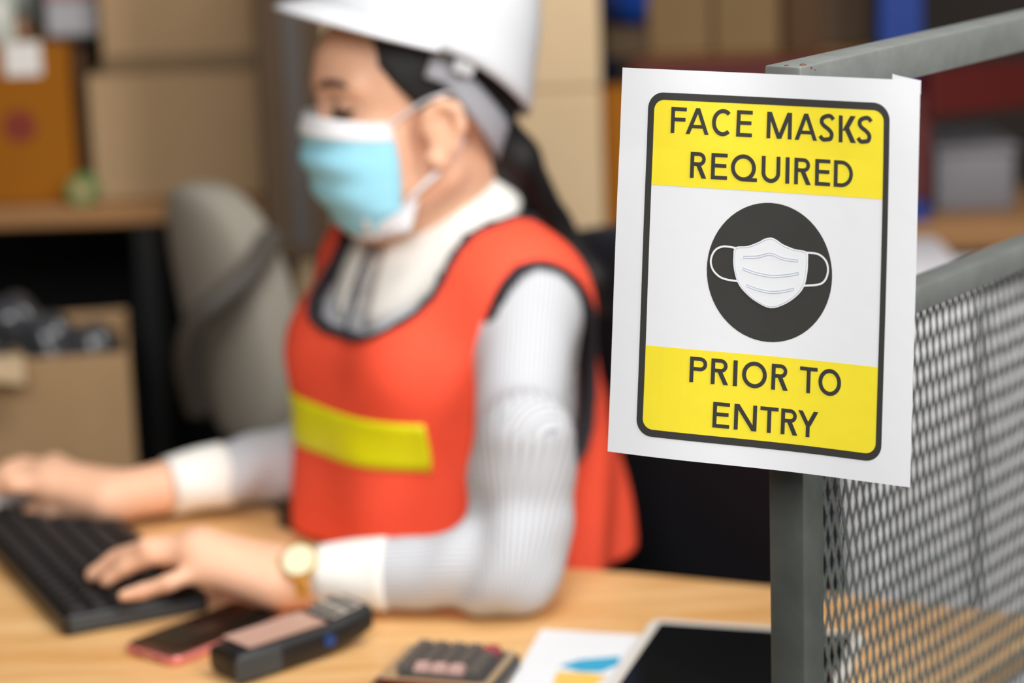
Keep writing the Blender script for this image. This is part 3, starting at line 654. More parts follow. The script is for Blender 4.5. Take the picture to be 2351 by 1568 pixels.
hand_r.append((cap(atT(*RK[0]), atT(*RK[3]), .0125, .011), .014)); hand_r.append((cap(RWr, (atT(*RK[1]) + atT(*RK[2])) / 2, .022, .017), .014))
chain(hand_r, Wn, [(190, 1158, .034), (125, 1168, .028), (70, 1172, .024)], [.018, .015, .0115, .0085], .008)
# body mesh
hb = Field((-.56, 2.08, .74), (.20, 2.78, 1.33), .0036)
for p, k in torso + arms + neck + head: hb.add(p, k)
for s in sockets: hb.cut(s, .010)
for p, k in lids + ears: hb.add(p, k)
for p, k in hand_l + hand_r: hb.add(p, k)
body = mk('body', nets(hb, 2), 'skin', woman, 'full')
# hair under the helmet, nape and ponytail
hr = Field(HC - .24, HC + .24, .0045)
for p, k in skull: hr.add(p, k, .0085)
X = hr.pts(); q = ((X - HC) @ HAX.T) / HS; y, z = q[..., 1], q[..., 2]
lim = np.where(z > .012, .026 + .85 * (z - .02), -.026 + .02 * np.clip((z - .012) / .02, -1, 0)); lim = np.maximum(lim, -.2)
hr.d = np.maximum(hr.d, np.maximum((y - lim) * HS, (-.072 - z) * HS)); del X, q
for a, b, ra, rb in ((hp(0, -.06, -.03), hp(.004, -.088, -.058), .040, .028), (hp(.004, -.088, -.058), tp(.03, -.125, 1.055), .028, .021), (tp(.03, -.125, 1.055), tp(.045, -.158, .99), .021, .020), (tp(.045, -.158, .99), tp(.05, -.172, .93), .020, .008)):
    hr.add(cap(a, b, ra, rb), .012)
hair = mk('hair', nets(hr, 2), 'hair', woman, 'full')
for sx in (1, -1):
    mk('eyebrow', tube([hp(sx * .015, .1015, .041), hp(sx * .029, .0985, .0455), hp(sx * .045, .0865, .044), hp(sx * .053, .0770, .039)], [.0026, .0038, .0034, .0014], 8), 'brow', woman, True)
    mk('eyelashes', tube([hp(sx * .018, .0890, .019), hp(sx * .025, .0925, .0160), hp(sx * .034, .0925, .0150), hp(sx * .043, .0870, .0160), hp(sx * .050, .0790, .019)], [.0014, .0030, .0036, .0034, .0016], 8), 'hair', woman, True)
# shirt: inflated torso and sleeves with folds
LCf = LWr + unit(LE - LWr) * .032; LC2 = LCf + unit(LE - LCf) * .062
RCf = RWr + unit(RE - RWr) * .058; RC2 = RCf + unit(RE - RCf) * .058
sh = Field((-.36, 2.06, .68), (.22, 2.80, 1.12), .0042)
for p, k in torso[1:]: sh.add(p, k, .011)
for a, b, ra, rb, k in ((LS + V3(0, 0, -.004), LE, .048, .041, .03), (LE, LC2, .041, .0335, .02), (LE + V3(.022, .02, .055), LE + V3(.020, .03, .12), .036, .044, .05), (RS + V3(0, 0, -.004), RE, .048, .042, .03), (RE, RC2, .045, .034, .02)): sh.add(cap(a, b, ra, rb), k)
X = sh.pts()
for a, b, amp, fr in ((LE, LC2, .0042, 105), (LS, LE, .0034, 62), (RE, RC2, .003, 95)):
    ab = b - a; L = np.linalg.norm(ab); t = ((X - a) @ (ab / L)); s_ = np.clip(t / L, 0, 1); dd = np.linalg.norm(X - a - (s_ * L)[..., None] * (ab / L), axis=-1)
    fall = np.exp(-((dd - .045) / .03) ** 2) * np.exp(-((s_ - (.30 if a is LE else .82)) / .34) ** 2)
    sh.d = sh.d + amp * fall * np.sin(fr * t + 38 * (X @ V3(.5, .8, 1.0)) * .5 + 1.5 * np.sin(40 * X[..., 2]))
sh.d = np.maximum(sh.d, cap(NB, NB + V3(-.03, 0, .2), .062)['f'](X) * -1)
V, Q = nets(sh, 2); V = np.asarray(V); del X
shirt = mk('shirt', (V, Q), 'shirt', woman, 'full')
ph_ = np.zeros(len(V)); best = np.full(len(V), 9.0); PITCHS = .0056
for a, b, r in ((LS, LE, .05), (LE, LC2, .042), (RS, RE, .05), (RE, RC2, .04)):
    ab = unit(b - a); t = np.clip((V - a) @ ab, 0, np.linalg.norm(b - a)); rel = V - a - t[:, None] * ab; raw = (V - a) @ ab; d = np.linalg.norm(rel, axis=1) - r + np.where(raw < 0, -raw * 2, 0)
    e1 = unit(np.cross(ab, V3(.5, .85, .1))); e2 = np.cross(ab, e1); an = np.arctan2(rel @ e2, rel @ e1); m_ = (d < best) & ~((V[:, 2] > LE[2] + .05) & (r < .045) & (a is not LS) & (a is not RS)); best[m_] = d[m_]; ph_[m_] = an[m_] * r / PITCHS * 2 * math.pi
tm = best > .05; ph_[tm] = ((V[tm] - C0) @ L3) / PITCHS * 2 * math.pi
at_ = shirt.data.attributes.new('stripe', 'FLOAT', 'POINT'); at_.data.foreach_set('value', ph_.astype(np.float32))
def cuffgeo(a, b, ra, rb):
    ab = unit(b - a); L = np.linalg.norm(b - a); e1 = unit(np.cross(ab, V3(0, 0, 1))); e2 = np.cross(e1, ab)
    def fn(u, v):
        an = 2 * math.pi * u; r = ra + (rb - ra) * v + .0012 * math.sin(3 * an + 4 * v); return a + ab * (L * v) + (e1 * math.cos(an) + e2 * math.sin(an)) * r
    return gridsurf(fn, 40, 8, -.0022, True)
mk('cuff', cuffgeo(LCf, LC2 + unit(LE - LCf) * .006, .0305, .0355), 'collar', shirt, 'full'); mk('cuff', cuffgeo(RCf, RC2 + unit(RE - RCf) * .006, .031, .0355), 'collar', shirt, 'full')
# collar
def collar_fn(u, v):
    a = math.radians(-168 + 336 * u); c = math.cos(a); s = math.sin(a)      # a = 0 at the back of the neck
    back = (1 + c) / 2; front = 1 - back
    rx, ry = .058, .062
    top = V3(s * rx, -c * ry, .062 * back - .006 * front); spread = .030 + .020 * front; drop = .052 + .052 * max(0, front - .62) / .38
    bot = V3(s * (rx + spread * 1.1), -c * (ry + spread * .8) + .012 * front, top[2] - drop)
    mid = (top + bot) / 2 + V3(s, -c, .4) * .009; w_ = v
    p = top * (1 - w_) ** 2 + 2 * mid * w_ * (1 - w_) + bot * w_ ** 2
    return NB + L3 * p[0] + F3 * (p[1] + .008) + V3(0, 0, p[2] + .022)
mk('collar', gridsurf(collar_fn, 60, 9, .003), 'collar', shirt, 'full')
mk('collar_stand', gridsurf(lambda u, v: NB + L3 * (math.sin(math.radians(-170 + 340 * u)) * .0575) + F3 * (-math.cos(math.radians(-170 + 340 * u)) * .0615 + .008) + V3(0, 0, (.062 * (1 + math.cos(math.radians(-170 + 340 * u))) / 2 - .004) * (1 - v) + v * -.02 + .022), 50, 5, .002), 'collar', shirt, 'full')
def front_of(u, z, infl):
    """shirt front: march inward from the front until the field is met"""
    for f in np.linspace(.2, 0, 120):
        p = tp(u, f, z); i = np.round((p - sh.lo) / sh.h).astype(int)
        if np.all(i >= 0) and np.all(i < sh.n) and sh.d[tuple(i)] < infl: return p
    return tp(u, .08, z)
pk = [front_of(.0, zz, .001) for zz in np.linspace(1.055, .90, 9)]
mk('placket', gridsurf(lambda u, v: pk[min(8, int(round(v * 8)))] + L3 * (.026 * (u - .5)) + F3 * .003, 3, 9, .003), 'shirt', shirt)
mk('placket_edge', tube([p + F3 * .006 - L3 * .0135 for p in pk], .0022, 6), 'binding', shirt, True)
for i in (1, 3, 5): mk('button', tube([pk[i] + F3 * .004, pk[i] + F3 * .0085], .0052, 12), 'collar', shirt, True)
# vest
zz = np.array([.60, .72, .80, .88, .95, 1.01, 1.06]); aa = np.array([.192, .190, .184, .177, .167, .148, .10]); bb = np.array([.205, .200, .186, .166, .142, .105, .05]); bk = np.array([.158, .157, .154, .149, .135, .105, .05])
def vest_d(X):
    z = X[..., 2]; A_, Bf_, Bk_ = np.interp(z, zz, aa), np.interp(z, zz, bb), np.interp(z, zz, bk); R_ = X - C0 - F3 * (.10 * (z - .75))[..., None]
    u, f = R_ @ L3, R_ @ F3; B_ = np.where(f > 0, Bf_, Bk_)
    fold = .006 * np.sin(u * 46 + 9 * z) * np.clip((.95 - z) / .2, 0, 1) + .0045 * np.sin(70 * (f + .5 * z)) * np.clip((.9 - z) / .15, 0, 1) * (f < 0)
    d = (np.sqrt((u / A_) ** 2 + (f / B_) ** 2) - 1) * np.minimum(A_, B_) * .95 + fold
    return np.maximum(d, z - 1.065), u, f, z
vf = Field((-.32, 2.24, .69), (.24, 2.78, 1.13), .0045); X = vf.pts(); d0, u, f, z = vest_d(X)
tf = Field(vf.lo, vf.lo + (vf.n - 1) * vf.h, vf.h); tf.n = vf.n; tf.d = np.full(vf.n, .5, np.float32)
for p, k in torso[2:]: tf.add(p, k, .024)
dv = smin(d0, tf.d, .02)
def neck_open(u, f, z):
    uu = np.abs(u); lo = .970; zc_ = np.minimum(z - 1.035, 0)
    k0 = ((uu / np.where(u > 0, .108, .076)) ** 2.5 + np.abs(zc_ / (1.035 - lo)) ** 2.5) ** .4; fr = (k0 - 1) * np.sqrt(uu ** 2 + zc_ ** 2 + 1e-6) / np.maximum(k0, .2)
    fr = np.where(f > -.02, fr, .5)
    ba = np.sqrt(uu ** 2 + (f + .002) ** 2) - .106; ba = np.where(z > 1.0, ba, .5)
    return smin(fr, ba, .01)
def arm_open(u, f, z):
    k0 = np.sqrt(((f + .002) / .066) ** 2 + ((z - .944) / .106) ** 2); k1 = np.sqrt(((f + .002) / .066 ** 2) ** 2 + ((z - .944) / .106 ** 2) ** 2); d = k0 * (k0 - 1) / np.maximum(k1, 1e-3)
    return np.maximum(d, .085 - np.abs(u))
dn, da = neck_open(u, f - .10 * 0, z), arm_open(u, f, z)
shell = np.maximum(np.maximum(dv, -(dv + .009)), np.where(f > .04, .7535, .712) - z)
vf.d = np.maximum(np.maximum(shell, -dn), -da).astype(np.float32); vf.d[[0, -1]] = .5
vest = mk('safety_vest', nets(vf, 2), 'vest', woman, 'full')
bf = Field(vf.lo, vf.lo + (vf.n - 1) * vf.h, vf.h); bf.n = vf.n
ring = np.minimum(np.abs(dn), np.abs(da)); bf.d = np.maximum(np.maximum(ring - .0038, np.abs(dv + .003) - .008), .78 - z).astype(np.float32)
mk('binding', nets(bf, 2), 'binding', vest, 'full')
def strip_geo(u0, u1, z0, z1, sg):
    G = np.zeros((48, 8))
    for a in range(48):
        for b in range(8):
            uu, z_ = u0 + (u1 - u0) * a / 47, z0 + (z1 - z0) * b / 7
            for ff in np.linspace(.24, 0, 240):
                q = (tp(uu, sg * ff, z_) - vf.lo) / vf.h; i0 = np.floor(q).astype(int); w = q - i0
                if np.any(i0 < 0) or np.any(i0 >= vf.n - 1): continue
                c = dv[i0[0]:i0[0] + 2, i0[1]:i0[1] + 2, i0[2]:i0[2] + 2]
                val = (((c[0] * (1 - w[0]) + c[1] * w[0])[0]) * (1 - w[1]) + ((c[0] * (1 - w[0]) + c[1] * w[0])[1]) * w[1]) @ np.array([1 - w[2], w[2]])
                if val < .0035: G[a, b] = ff; break
    for _ in range(3):
        Pd = np.pad(G, 1, mode='edge'); G = (Pd[:-2, 1:-1] + Pd[2:, 1:-1] + Pd[1:-1, :-2] + Pd[1:-1, 2:] + 2 * G) / 6
    return gridsurf(lambda a, b: tp(u0 + (u1 - u0) * a, sg * G[int(round(a * 47)), int(round(b * 7))], z0 + (z1 - z0) * b), 48, 8, .0015 * sg)
mk('reflective_strip', strip_geo(-.168, .130, .847, .896, 1), 'reflect', vest, 'full')
# trousers and shoes
tr = Field((-.62, 2.0, .05), (.30, 2.9, .76), .009)
for s in (1, -1):
    hip = tp(s * .09, 0, .56); kn = hip + F3 * .36 + L3 * s * .03 - V3(0, 0, .02); an = kn - V3(0, 0, .44) + F3 * .02
    tr.add(cap(hip, kn, .095, .07), .04); tr.add(cap(kn, an, .066, .05), .03)
    mk('shoe', xf(rbox(.085, .25, .075, .03, 3, False), an + F3 * .06 - V3(0, 0, an[2]), L3, F3), 'shoe', woman, True)
tr.add(ell(tp(0, -.01, .62), TAX, (.175, .13, .13)), .05)
mk('trousers', nets(tr, 2), 'trouser', woman, 'full')

# hard hat
tl = math.radians(24); hatF = HF * math.cos(tl) + HU * math.sin(tl); hatU = HU * math.cos(tl) - HF * math.sin(tl); HO = hp(0, -.010, .066)
hat = thing('hard_hat', 'white hard hat with grey harness worn by the woman', 'helmet', HO)
def hpt(x, y, z): return HO + HLt * x + hatF * y + hatU * z
def rimz(a): return -.034 * max(0, -math.cos(a)) ** 1.6 + .004 * math.cos(a)
def dome(u, v):
    a = 2 * math.pi * u; ca, sa = math.cos(a), math.sin(a); ph = v * math.pi / 2; k = math.cos(ph) ** .8; zz_ = math.sin(ph) ** 1.05
    rx, ry = .104, (.119 if ca > 0 else .119); x, y = rx * sa * k, ry * ca * k
    ridge = .006 * math.exp(-(x / .016) ** 2) * (.25 + .75 * zz_) + .0035 * (math.exp(-((abs(x) - .045) / .012) ** 2)) * zz_
    fl = 1 + .05 * max(0, 1 - v * 6)
    return hpt(x * fl, y * fl, (.150 * HS + ridge) * zz_ + rimz(a) * (1 - zz_))
shell_o = mk('shell', gridsurf(dome, 72, 24, .003, True), 'hat', hat, 'full')
def visor(u, v):
    a = math.radians(-82 + 164 * u); ca, sa = math.cos(a), math.sin(a); e = .030 * max(0, math.cos(a)) ** 1.1 + .004; r0x, r0y = .1085, .1235
    return hpt(sa * (r0x + e * v * .7), ca * (r0y + e * v), rimz(a) + .003 - .016 * v * ca - .004 * v * v)
mk('visor', gridsurf(visor, 48, 8, .003), 'hat', hat, 'full')
def neckband(u, v):
    a = math.radians(78 + 204 * u); ca, sa = math.cos(a), math.sin(a); bk = max(0, -ca)
    return hpt(sa * (.088 - .004 * bk), ca * .103 - .004, -.004 - .050 * bk ** 1.0 - (.026 + .012 * bk) * v)
mk('headband', gridsurf(neckband, 48, 5, .0025), 'harness', hat, 'full')
for s in (1, -1):
    mk('side_clip', xf(rbox(.010, .022, .020, .003, 2), hpt(s * .098, -.014, -.006), HLt, hatF, hatU), 'hat', hat, True)
    mk('slot', xf(rbox(.003, .012, .008, .001), hpt(s * .1065, .010, -.002), HLt, hatF, hatU), 'dark_grey', hat)
mk('ratchet_knob', tube([hpt(0, -.106, -.074), hpt(0, -.119, -.076)], [.017, .015], 20), 'harness', hat, True)

# face mask
fm = thing('face_mask', 'light blue pleated surgical face mask worn by the woman', 'mask', hp(0, .1, -.05))
mv = np.array([0, .12, .35, .55, .75, .9, 1.0]); mz = np.array([.014, -.004, -.030, -.054, -.078, -.098, -.108])
myf = np.array([.112, .119, .120, .115, .105, .093, .080]); mxs = np.array([.060, .062, .063, .062, .060, .050, .040]); mys = np.array([.048, .046, .044, .044, .046, .050, .055])
def mask_fn(u, v):
    z = np.interp(v, mv, mz); yf = np.interp(v, mv, myf); xs = np.interp(v, mv, mxs); ys = np.interp(v, mv, mys); t = (u - .5) * 2
    pleat = .0022 * math.sin(v * 2 * math.pi * 3.5) * (1 - abs(t) ** 4) * (v > .15) * (v < .85)
    x = xs * math.sin(t * math.pi / 2) if True else 0; c = math.cos(t * math.pi / 2) ** (.62 + .5 * max(0, .25 - v)); sg = z - .010 * abs(t) ** 2 * (1 - v)
    return hp(x, ys + (yf - ys) * c + pleat, sg)
sub = lambda v0, v1, off: (lambda u, v: mask_fn(u, v0 + (v1 - v0) * v) + HF * off)
mk('panel', gridsurf(sub(.11, .97, 0), 40, 40, .002), 'mask_blue', fm, 'full')
mk('top_band', gridsurf(sub(0, .125, .0012), 40, 6, .0025), 'mask_white', fm, 'full')
mk('bottom_band', gridsurf(sub(.955, 1.0, .0012), 40, 4, .0025), 'mask_white', fm, 'full')
for s in (1, -1):
    mk('side_band', gridsurf(lambda u, v: mask_fn((.5 + s * .5) - s * .035 * u, v) + HLt * (s * .0015), 4, 24, .0022 * s), 'mask_white', fm, 'full')
    a = mask_fn(.5 + .49 * s, .03); b = mask_fn(.5 + .49 * s, .86)
    mk('ear_loop', tube([np.asarray(p) for p in spline([a, hp(s * .074, .022, .020), hp(s * .0835, .006, .027), hp(s * .079, -.010, .026), hp(s * .0745, -.020, .004), hp(s * .0745, -.012, -.026), hp(s * .076, .010, -.046), hp(s * .070, .030, -.062), b], 5)], .0030, 8, flat=.6), 'mask_white', fm, True)
    if s == 1: mk('lower_fold', gridsurf(lambda u, v: mask_fn(.82 + .18 * u, .80 + .2 * v) * (1 - u) + (hp(.060 + .002 * v, .040 - .012 * u * (1 - v), -.072 - .03 * v)) * u + HLt * .002, 10, 8, .002), 'mask_white', fm, 'full')

# watch on the near wrist
wt_a = unit(LWr - LE); wc = LWr - wt_a * .020; e1 = unit(np.cross(wt_a, V3(0, 0, 1))); e2 = unit(np.cross(e1, wt_a)); e1 = e1 if e1[1] < 0 else -e1
wt = thing('wristwatch', 'gold wristwatch on the woman\'s near wrist', 'watch', wc)
for i in range(18):
    an = 2 * math.pi * i / 18; dr = e1 * math.cos(an) + e2 * math.sin(an); tg = -e1 * math.sin(an) + e2 * math.cos(an)
    if i == 0: lk0 = True
    mk('link', xf(rbox(.016, .0078, .003, .0008), wc + dr * .0268, wt_a, tg, dr), 'gold', wt)
wd_ = unit(e2 * .72 + e1 * .70)
mk('case', tube([wc + wd_ * .0262, wc + wd_ * .0345], [.0190, .0182], 28), 'gold', wt, True)
mk('dial', tube([wc + wd_ * .0344, wc + wd_ * .0352], [.0162, .0155], 28), 'dial', wt, True)
mk('crown', tube([wc + wd_ * .031 + wt_a * .017, wc + wd_ * .031 + wt_a * .021], .003, 10), 'gold', wt, True)
cl = unit(e1 * .97 - e2 * .1); mk('clasp', xf(rbox(.017, .016, .004, .0012), wc + cl * .0285, wt_a, np.cross(cl, wt_a), cl), 'gold', wt)

# ------------------------------------------------------------------ chairs
def backrest(c, ex, w, h, th, bow, n=4.0, lean=0.0, shear=0.0):
    """rounded cushion: centre, across axis, width, height, thickness"""
    ex = unit(ex); ey = V3(-ex[1], ex[0], 0)
    def fn(u, v):
        a = 2 * math.pi * u; r = math.sin(math.pi * v) ** .55 if 0 < v < 1 else 0; q = lambda x: math.copysign(abs(x) ** (2 / n), x)
        x, z = q(math.cos(a)) * r * w / 2, q(math.sin(a)) * r * h / 2; y = math.copysign(abs(math.cos(math.pi * v)) ** .35, math.cos(math.pi * v)) * th / 2
        return c + ex * (x - shear * z) + ey * (y + bow * (x / (w / 2)) ** 2 + lean * z) + V3(0, 0, z)
    return gridsurf(fn, 48, 24, closeu=True)
def office_chair(name, label, base, yaw_f, seat_z, back_c, bw, bh, seat_m, group=None, bow=-.03, n=4.0, shear=0.0):
    t = thing(name, label, 'chair', base); bx = V3(*base); f = unit(yaw_f); l = V3(-f[1], f[0], 0)
    mk('backrest', backrest(back_c, l, bw, bh, .075, bow, n, -.08, shear), seat_m, t, 'full')
    mk('seat', xf(slab(.46, .44, .09, -.045, .045, .03, 8), bx + V3(0, 0, seat_z - .045), l, f), seat_m, t, True)
    mk('back_support', tube([bx - f * .12 + V3(0, 0, seat_z - .09), bx - f * .27 + V3(0, 0, seat_z - .05), back_c - f * .045 - V3(0, 0, bh * .3)], .018, 10), 'black_plastic', t, True)
    mk('gas_lift', cyl(bx + V3(0, 0, .09), .028, seat_z - .17), 'chrome', t, True)
    for i in range(5):
        a = 2 * math.pi * i / 5 + .3; d = V3(math.cos(a), math.sin(a), 0)
        lg = mk('leg', tube([bx + V3(0, 0, .10), bx + d * .29 + V3(0, 0, .075)], [.026, .017], 8), 'black_plastic', t, True)
        mk('caster', tube([bx + d * .29 + V3(0, 0, .028) - np.cross(d, (0, 0, 1)) * .02, bx + d * .29 + V3(0, 0, .028) + np.cross(d, (0, 0, 1)) * .02], .028, 14), 'black_plastic', lg, True)
    return t, f, l
bc = C0 - F3 * .30 + L3 * .02
office_chair('office_chair', 'navy black office chair the woman sits on', (C0[0] + .02, C0[1] + .02, 0), F3, .47, V3(bc[0], bc[1], .775), .50, .48, 'navy')
g0 = atY(520, 660, 3.0); gf = unit(V3(-.75, -.66, 0)); gb = V3(g0[0], g0[1], 0) + gf * .24
t, f, l = office_chair('office_chair', 'empty olive grey office chair standing behind the desk', (gb[0], gb[1], 0), gf, .52, V3(g0[0], g0[1], .866), .185, .335, 'grey_fabric', bow=.02, n=2.6, shear=.14)
for s, q in ((1, [(625, 545, 2.95), (575, 625, 2.90), (505, 690, 2.87), (448, 745, 2.87), (432, 830, 2.89), (455, 940, 2.93)]),):
    mk('armrest', tube(spline([atY(*a) for a in q], 6), .016, 10), 'dark_grey', t, True)
p = [V3(gb[0], gb[1], .50) - l * .24 - f * .04, V3(gb[0], gb[1], .66) - l * .27 - f * .06, V3(gb[0], gb[1], .73) - l * .26, V3(gb[0], gb[1], .73) - l * .25 + f * .16]
mk('armrest', tube(spline(p, 6), .016, 10), 'dark_grey', t, True)

# ------------------------------------------------------------------ cartons and racks
def carton(label, x0, x1, z0, z1, y0, dp, m, yaw=0.0, tape='tape', group=None, flap=True, name='cardboard_box', tape_side=True):
    w, h = x1 - x0, z1 - z0; c = V3((x0 + x1) / 2, y0 + dp / 2, z0); t = thing(name, label, 'box', c, group)
    on = lambda g, p: yawx(xf(g, p), c, yaw)
    mk('body', on(rbox(w, dp, h - .004, .004, 1, False), (0, 0, 0)), m, t)
    if flap:
        for s in (-1, 1): mk('flap', on(rbox(w - .002, dp / 2 - .003, .004, .0012, 1, False), (0, s * (dp / 4), h - .004)), m, t)
    if tape:
        mk('packing_tape', on(rbox(.05, dp * .98, .0008, 0, center=False), (0, 0, h)) if not tape_side else join(on(rbox(w * .99, .045, .0008, 0, center=False), (0, 0, h))), tape, t)
    return t
X_ = lambda px, py, y: atY(px, py, y)[0]
Z_ = lambda px, py, y: atY(px, py, y)[2]
# left rack with shelf board
YS = 3.30; zs = Z_(250, 470, YS); xs0, xs1 = X_(-420, 480, YS), X_(638, 480, YS)
rk = thing('shelving_rack', 'black steel rack with a brown board shelf, left of the woman', 'rack', ((xs0 + xs1) / 2, YS + .3, 0))
mk('shelf_board', xf(rbox(xs1 - xs0, .60, .030, .003), ((xs0 + xs1) / 2, YS + .30, zs - .015)), 'shelf_wood', rk)
mk('lower_shelf', xf(rbox(xs1 - xs0, .60, .030, .003), ((xs0 + xs1) / 2, YS + .30, .30)), 'black_steel', rk)
mk('shade_panel', xf(rbox(xs1 - xs0, .02, zs - .35, 0, center=False), ((xs0 + xs1) / 2, YS + .59, .32)), 'black_steel', rk)  # black sheet stands in for the dark under the shelf
mk('side_panel', xf(rbox(.02, .56, zs - .35, 0, center=False), (xs1 - .03, YS + .30, .32)), 'black_steel', rk)
for x in (xs0 + .03, xs1 - .05):
    for y in (YS + .03, YS + .57): mk('post', xf(rbox(.045, .045, zs - .03, .002, 1, False), (x, y, 0)), 'black_steel', rk)
xp = X_(350, 800, YS); mk('post', xf(rbox(.036, .04, zs - .03, .002, 1, False), (xp, YS + .03, 0)), 'black_steel', rk)
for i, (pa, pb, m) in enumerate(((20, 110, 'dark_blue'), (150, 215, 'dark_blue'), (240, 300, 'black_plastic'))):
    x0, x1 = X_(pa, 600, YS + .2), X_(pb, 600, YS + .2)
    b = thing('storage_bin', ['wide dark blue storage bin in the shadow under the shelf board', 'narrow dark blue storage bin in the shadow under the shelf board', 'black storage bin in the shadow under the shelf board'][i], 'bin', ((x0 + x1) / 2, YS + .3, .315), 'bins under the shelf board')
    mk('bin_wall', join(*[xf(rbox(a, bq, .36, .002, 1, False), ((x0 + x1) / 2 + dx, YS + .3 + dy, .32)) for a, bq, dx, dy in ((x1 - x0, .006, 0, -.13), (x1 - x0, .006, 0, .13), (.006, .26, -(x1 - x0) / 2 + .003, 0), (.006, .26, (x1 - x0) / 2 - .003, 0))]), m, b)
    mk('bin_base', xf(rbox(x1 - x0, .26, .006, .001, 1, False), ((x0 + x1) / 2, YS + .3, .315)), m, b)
# on the shelf
YB = YS + .03
xA0, xA1 = X_(207, 320, YB), X_(612, 320, YB); zA = Z_(400, 168, YB)
carton('large kraft carton on the shelf board, lower of two', xA0, xA1, zs, zA, YB, .34, 'kraft_olive')
xB0, xB1 = X_(226, 60, YB), X_(600, 60, YB); zB = zA + .20
tB = carton('kraft carton with a darker brown band, on top of another carton on the shelf', xB0, xB1, zA, zB, YB + .004, .33, 'kraft_olive')
o = mk('front_band', xf(rbox(xB1 - xB0 - .002, .001, .026, 0), ((xB0 + xB1) / 2, YB + .0035, zA + .0135)), 'tape', tB)  # darker band low on the front face
xO0, xO1 = X_(-110, 260, YB), X_(163, 260, YB); zO = Z_(100, 102, YB)
tO = carton('orange brown carton with white sticker on the shelf', xO0, xO1, zs, zO, YB + .0, .26, 'orange_card')
mk('sticker', xf(rbox(.05, .0012, .046, 0), (X_(52, 135, YB), YB - .0006, Z_(52, 135, YB))), 'white_label', tO)
mk('printed_mark', xf(cyl((0, 0, 0), .023, .0008, 24, (0, -1, 0)), (X_(45, 290, YB), YB, Z_(45, 290, YB))), 'red_mark', tO)
xD1 = X_(206, 260, YB); t = carton('dark filler box for the shaded side of the orange carton', xO1 + .003, xA0 - .003, zs, zO - .01, YB + .02, .24, 'kraft_deep', tape=None)  # separate dark box stands in for the orange carton's shaded side
x0, x1 = X_(-60, 30, YB), X_(20, 30, YB)
t = thing('box_file', 'pale grey green box file on top of the orange brown carton', 'box', ((x0 + x1) / 2, YB + .1, zO))
mk('body', xf(rbox(x1 - x0, .16, .075, .003, 1, False), ((x0 + x1) / 2, YB + .11, zO + .001)), 'pale_green_grey', t); mk('spine_label', xf(rbox((x1 - x0) * .5, .001, .03, 0, center=False), ((x0 + x1) / 2, YB + .0295, zO + .03)), 'white_label', t)
x0, x1 = X_(92, 40, YB), X_(212, 40, YB)
t = thing('document_box', 'grey document box with mauve lid on top of the stacked brown cartons', 'box', ((x0 + x1) / 2, YB + .1, zO))
mk('body', xf(rbox(x1 - x0, .20, .050, .003, 1, False), ((x0 + x1) / 2, YB + .14, zO + .006)), 'grey_box', t); mk('lid', xf(rbox(x1 - x0 + .004, .204, .014, .002, 1, False), ((x0 + x1) / 2, YB + .14, zO + .056)), 'mauve', t); mk('gap_shade', xf(rbox(x1 - x0, .2, .006, 0, center=False), ((x0 + x1) / 2, YB + .14, zO)), 'black_plastic', t)  # black strip under the box stands in for the dark gap
bx = V3(X_(42, 70, YB + .03), YB + .045, zO); t = thing('glass_bottle', 'small amber bottle between box file and grey document box', 'bottle', bx)
mk('body', lathe(bx, [(.006, .0005), (.011, .002), (.011, .026), (.006, .032), (.005, .038)], 18), 'amber_glass', t, True); mk('cap', lathe(bx, [(.0062, .037), (.0066, .038), (.0066, .046), (.006, .047)], 18), 'black_plastic', t, True)
gx = V3(X_(190, 432, YS + .01), YS + .014, zs); t = thing('tape_roll', 'small green tape roll at the shelf edge', 'tape', gx)
mk('roll', gridsurf(lambda u, v: gx + V3((.021 - .008 * abs(math.sin(math.pi * v)) ** 0 * 0 + (-.009 if .3 < v < .7 else 0)) * math.cos(2 * math.pi * u), 0, (.021 + (-.009 if .3 < v < .7 else 0)) * math.sin(2 * math.pi * u) + .0215) + V3(0, .012 * (1 if v > .5 else -1) * (0 if v in (0, 1) else 1), 0), 28, 6, closeu=True), 'green_tape', t)
mk('core', tube([gx + V3(0, -.011, .0215), gx + V3(0, .011, .0215)], .011, 20), 'kraft', t, True)
# lower left carton pair with the film wrapped bundle
YC = 2.98; xc0, xc1 = X_(-260, 950, YC), X_(306, 950, YC); zc = Z_(200, 812, YC)
low_c = carton('kraft carton on the floor under the open carton', xc0, xc1 + .01, 0, zc - .40, YC, .27, 'kraft')
tc2 = thing('cardboard_box', 'big open kraft carton with a fold-back flap behind the woman\'s far hand', 'box', ((xc0 + xc1) / 2, YC + .13, zc - .40))
wcx, wd0 = (xc0 + xc1) / 2, xc1 - xc0
mk('body', join(xf(rbox(wd0, .005, .40, .001, 1, False), (wcx, YC + .0025, zc - .40)), xf(rbox(wd0, .005, .40, .001, 1, False), (wcx, YC + .2575, zc - .40)), xf(rbox(.005, .25, .40, .001, 1, False), (xc0 + .0025, YC + .13, zc - .40)), xf(rbox(.005, .25, .40, .001, 1, False), (xc1 - .0025, YC + .13, zc - .40)), xf(rbox(wd0 - .01, .25, .005, 0, 1, False), (wcx, YC + .13, zc - .40))), 'kraft', tc2)
mk('flap', xf(rbox(.005, .25, .10, .001, 1, False), (xc0 - .003, YC + .13, zc - .10)), 'kraft', tc2)
mk('flap', xf(rbox(wd0, .005, .10, .001, 1, False), (wcx, YC + .264, zc - .10)), 'kraft', tc2)
xf0 = X_(60, 800, YC); mk('flap', gridsurf(lambda u, v: V3(xc0 + (xf0 - xc0) * u, YC + .002 - .05 * v, zc + .001 + .012 * math.sin(v * 2.5) - .03 * v * v * u), 6, 6, .004), 'kraft_pale', tc2)
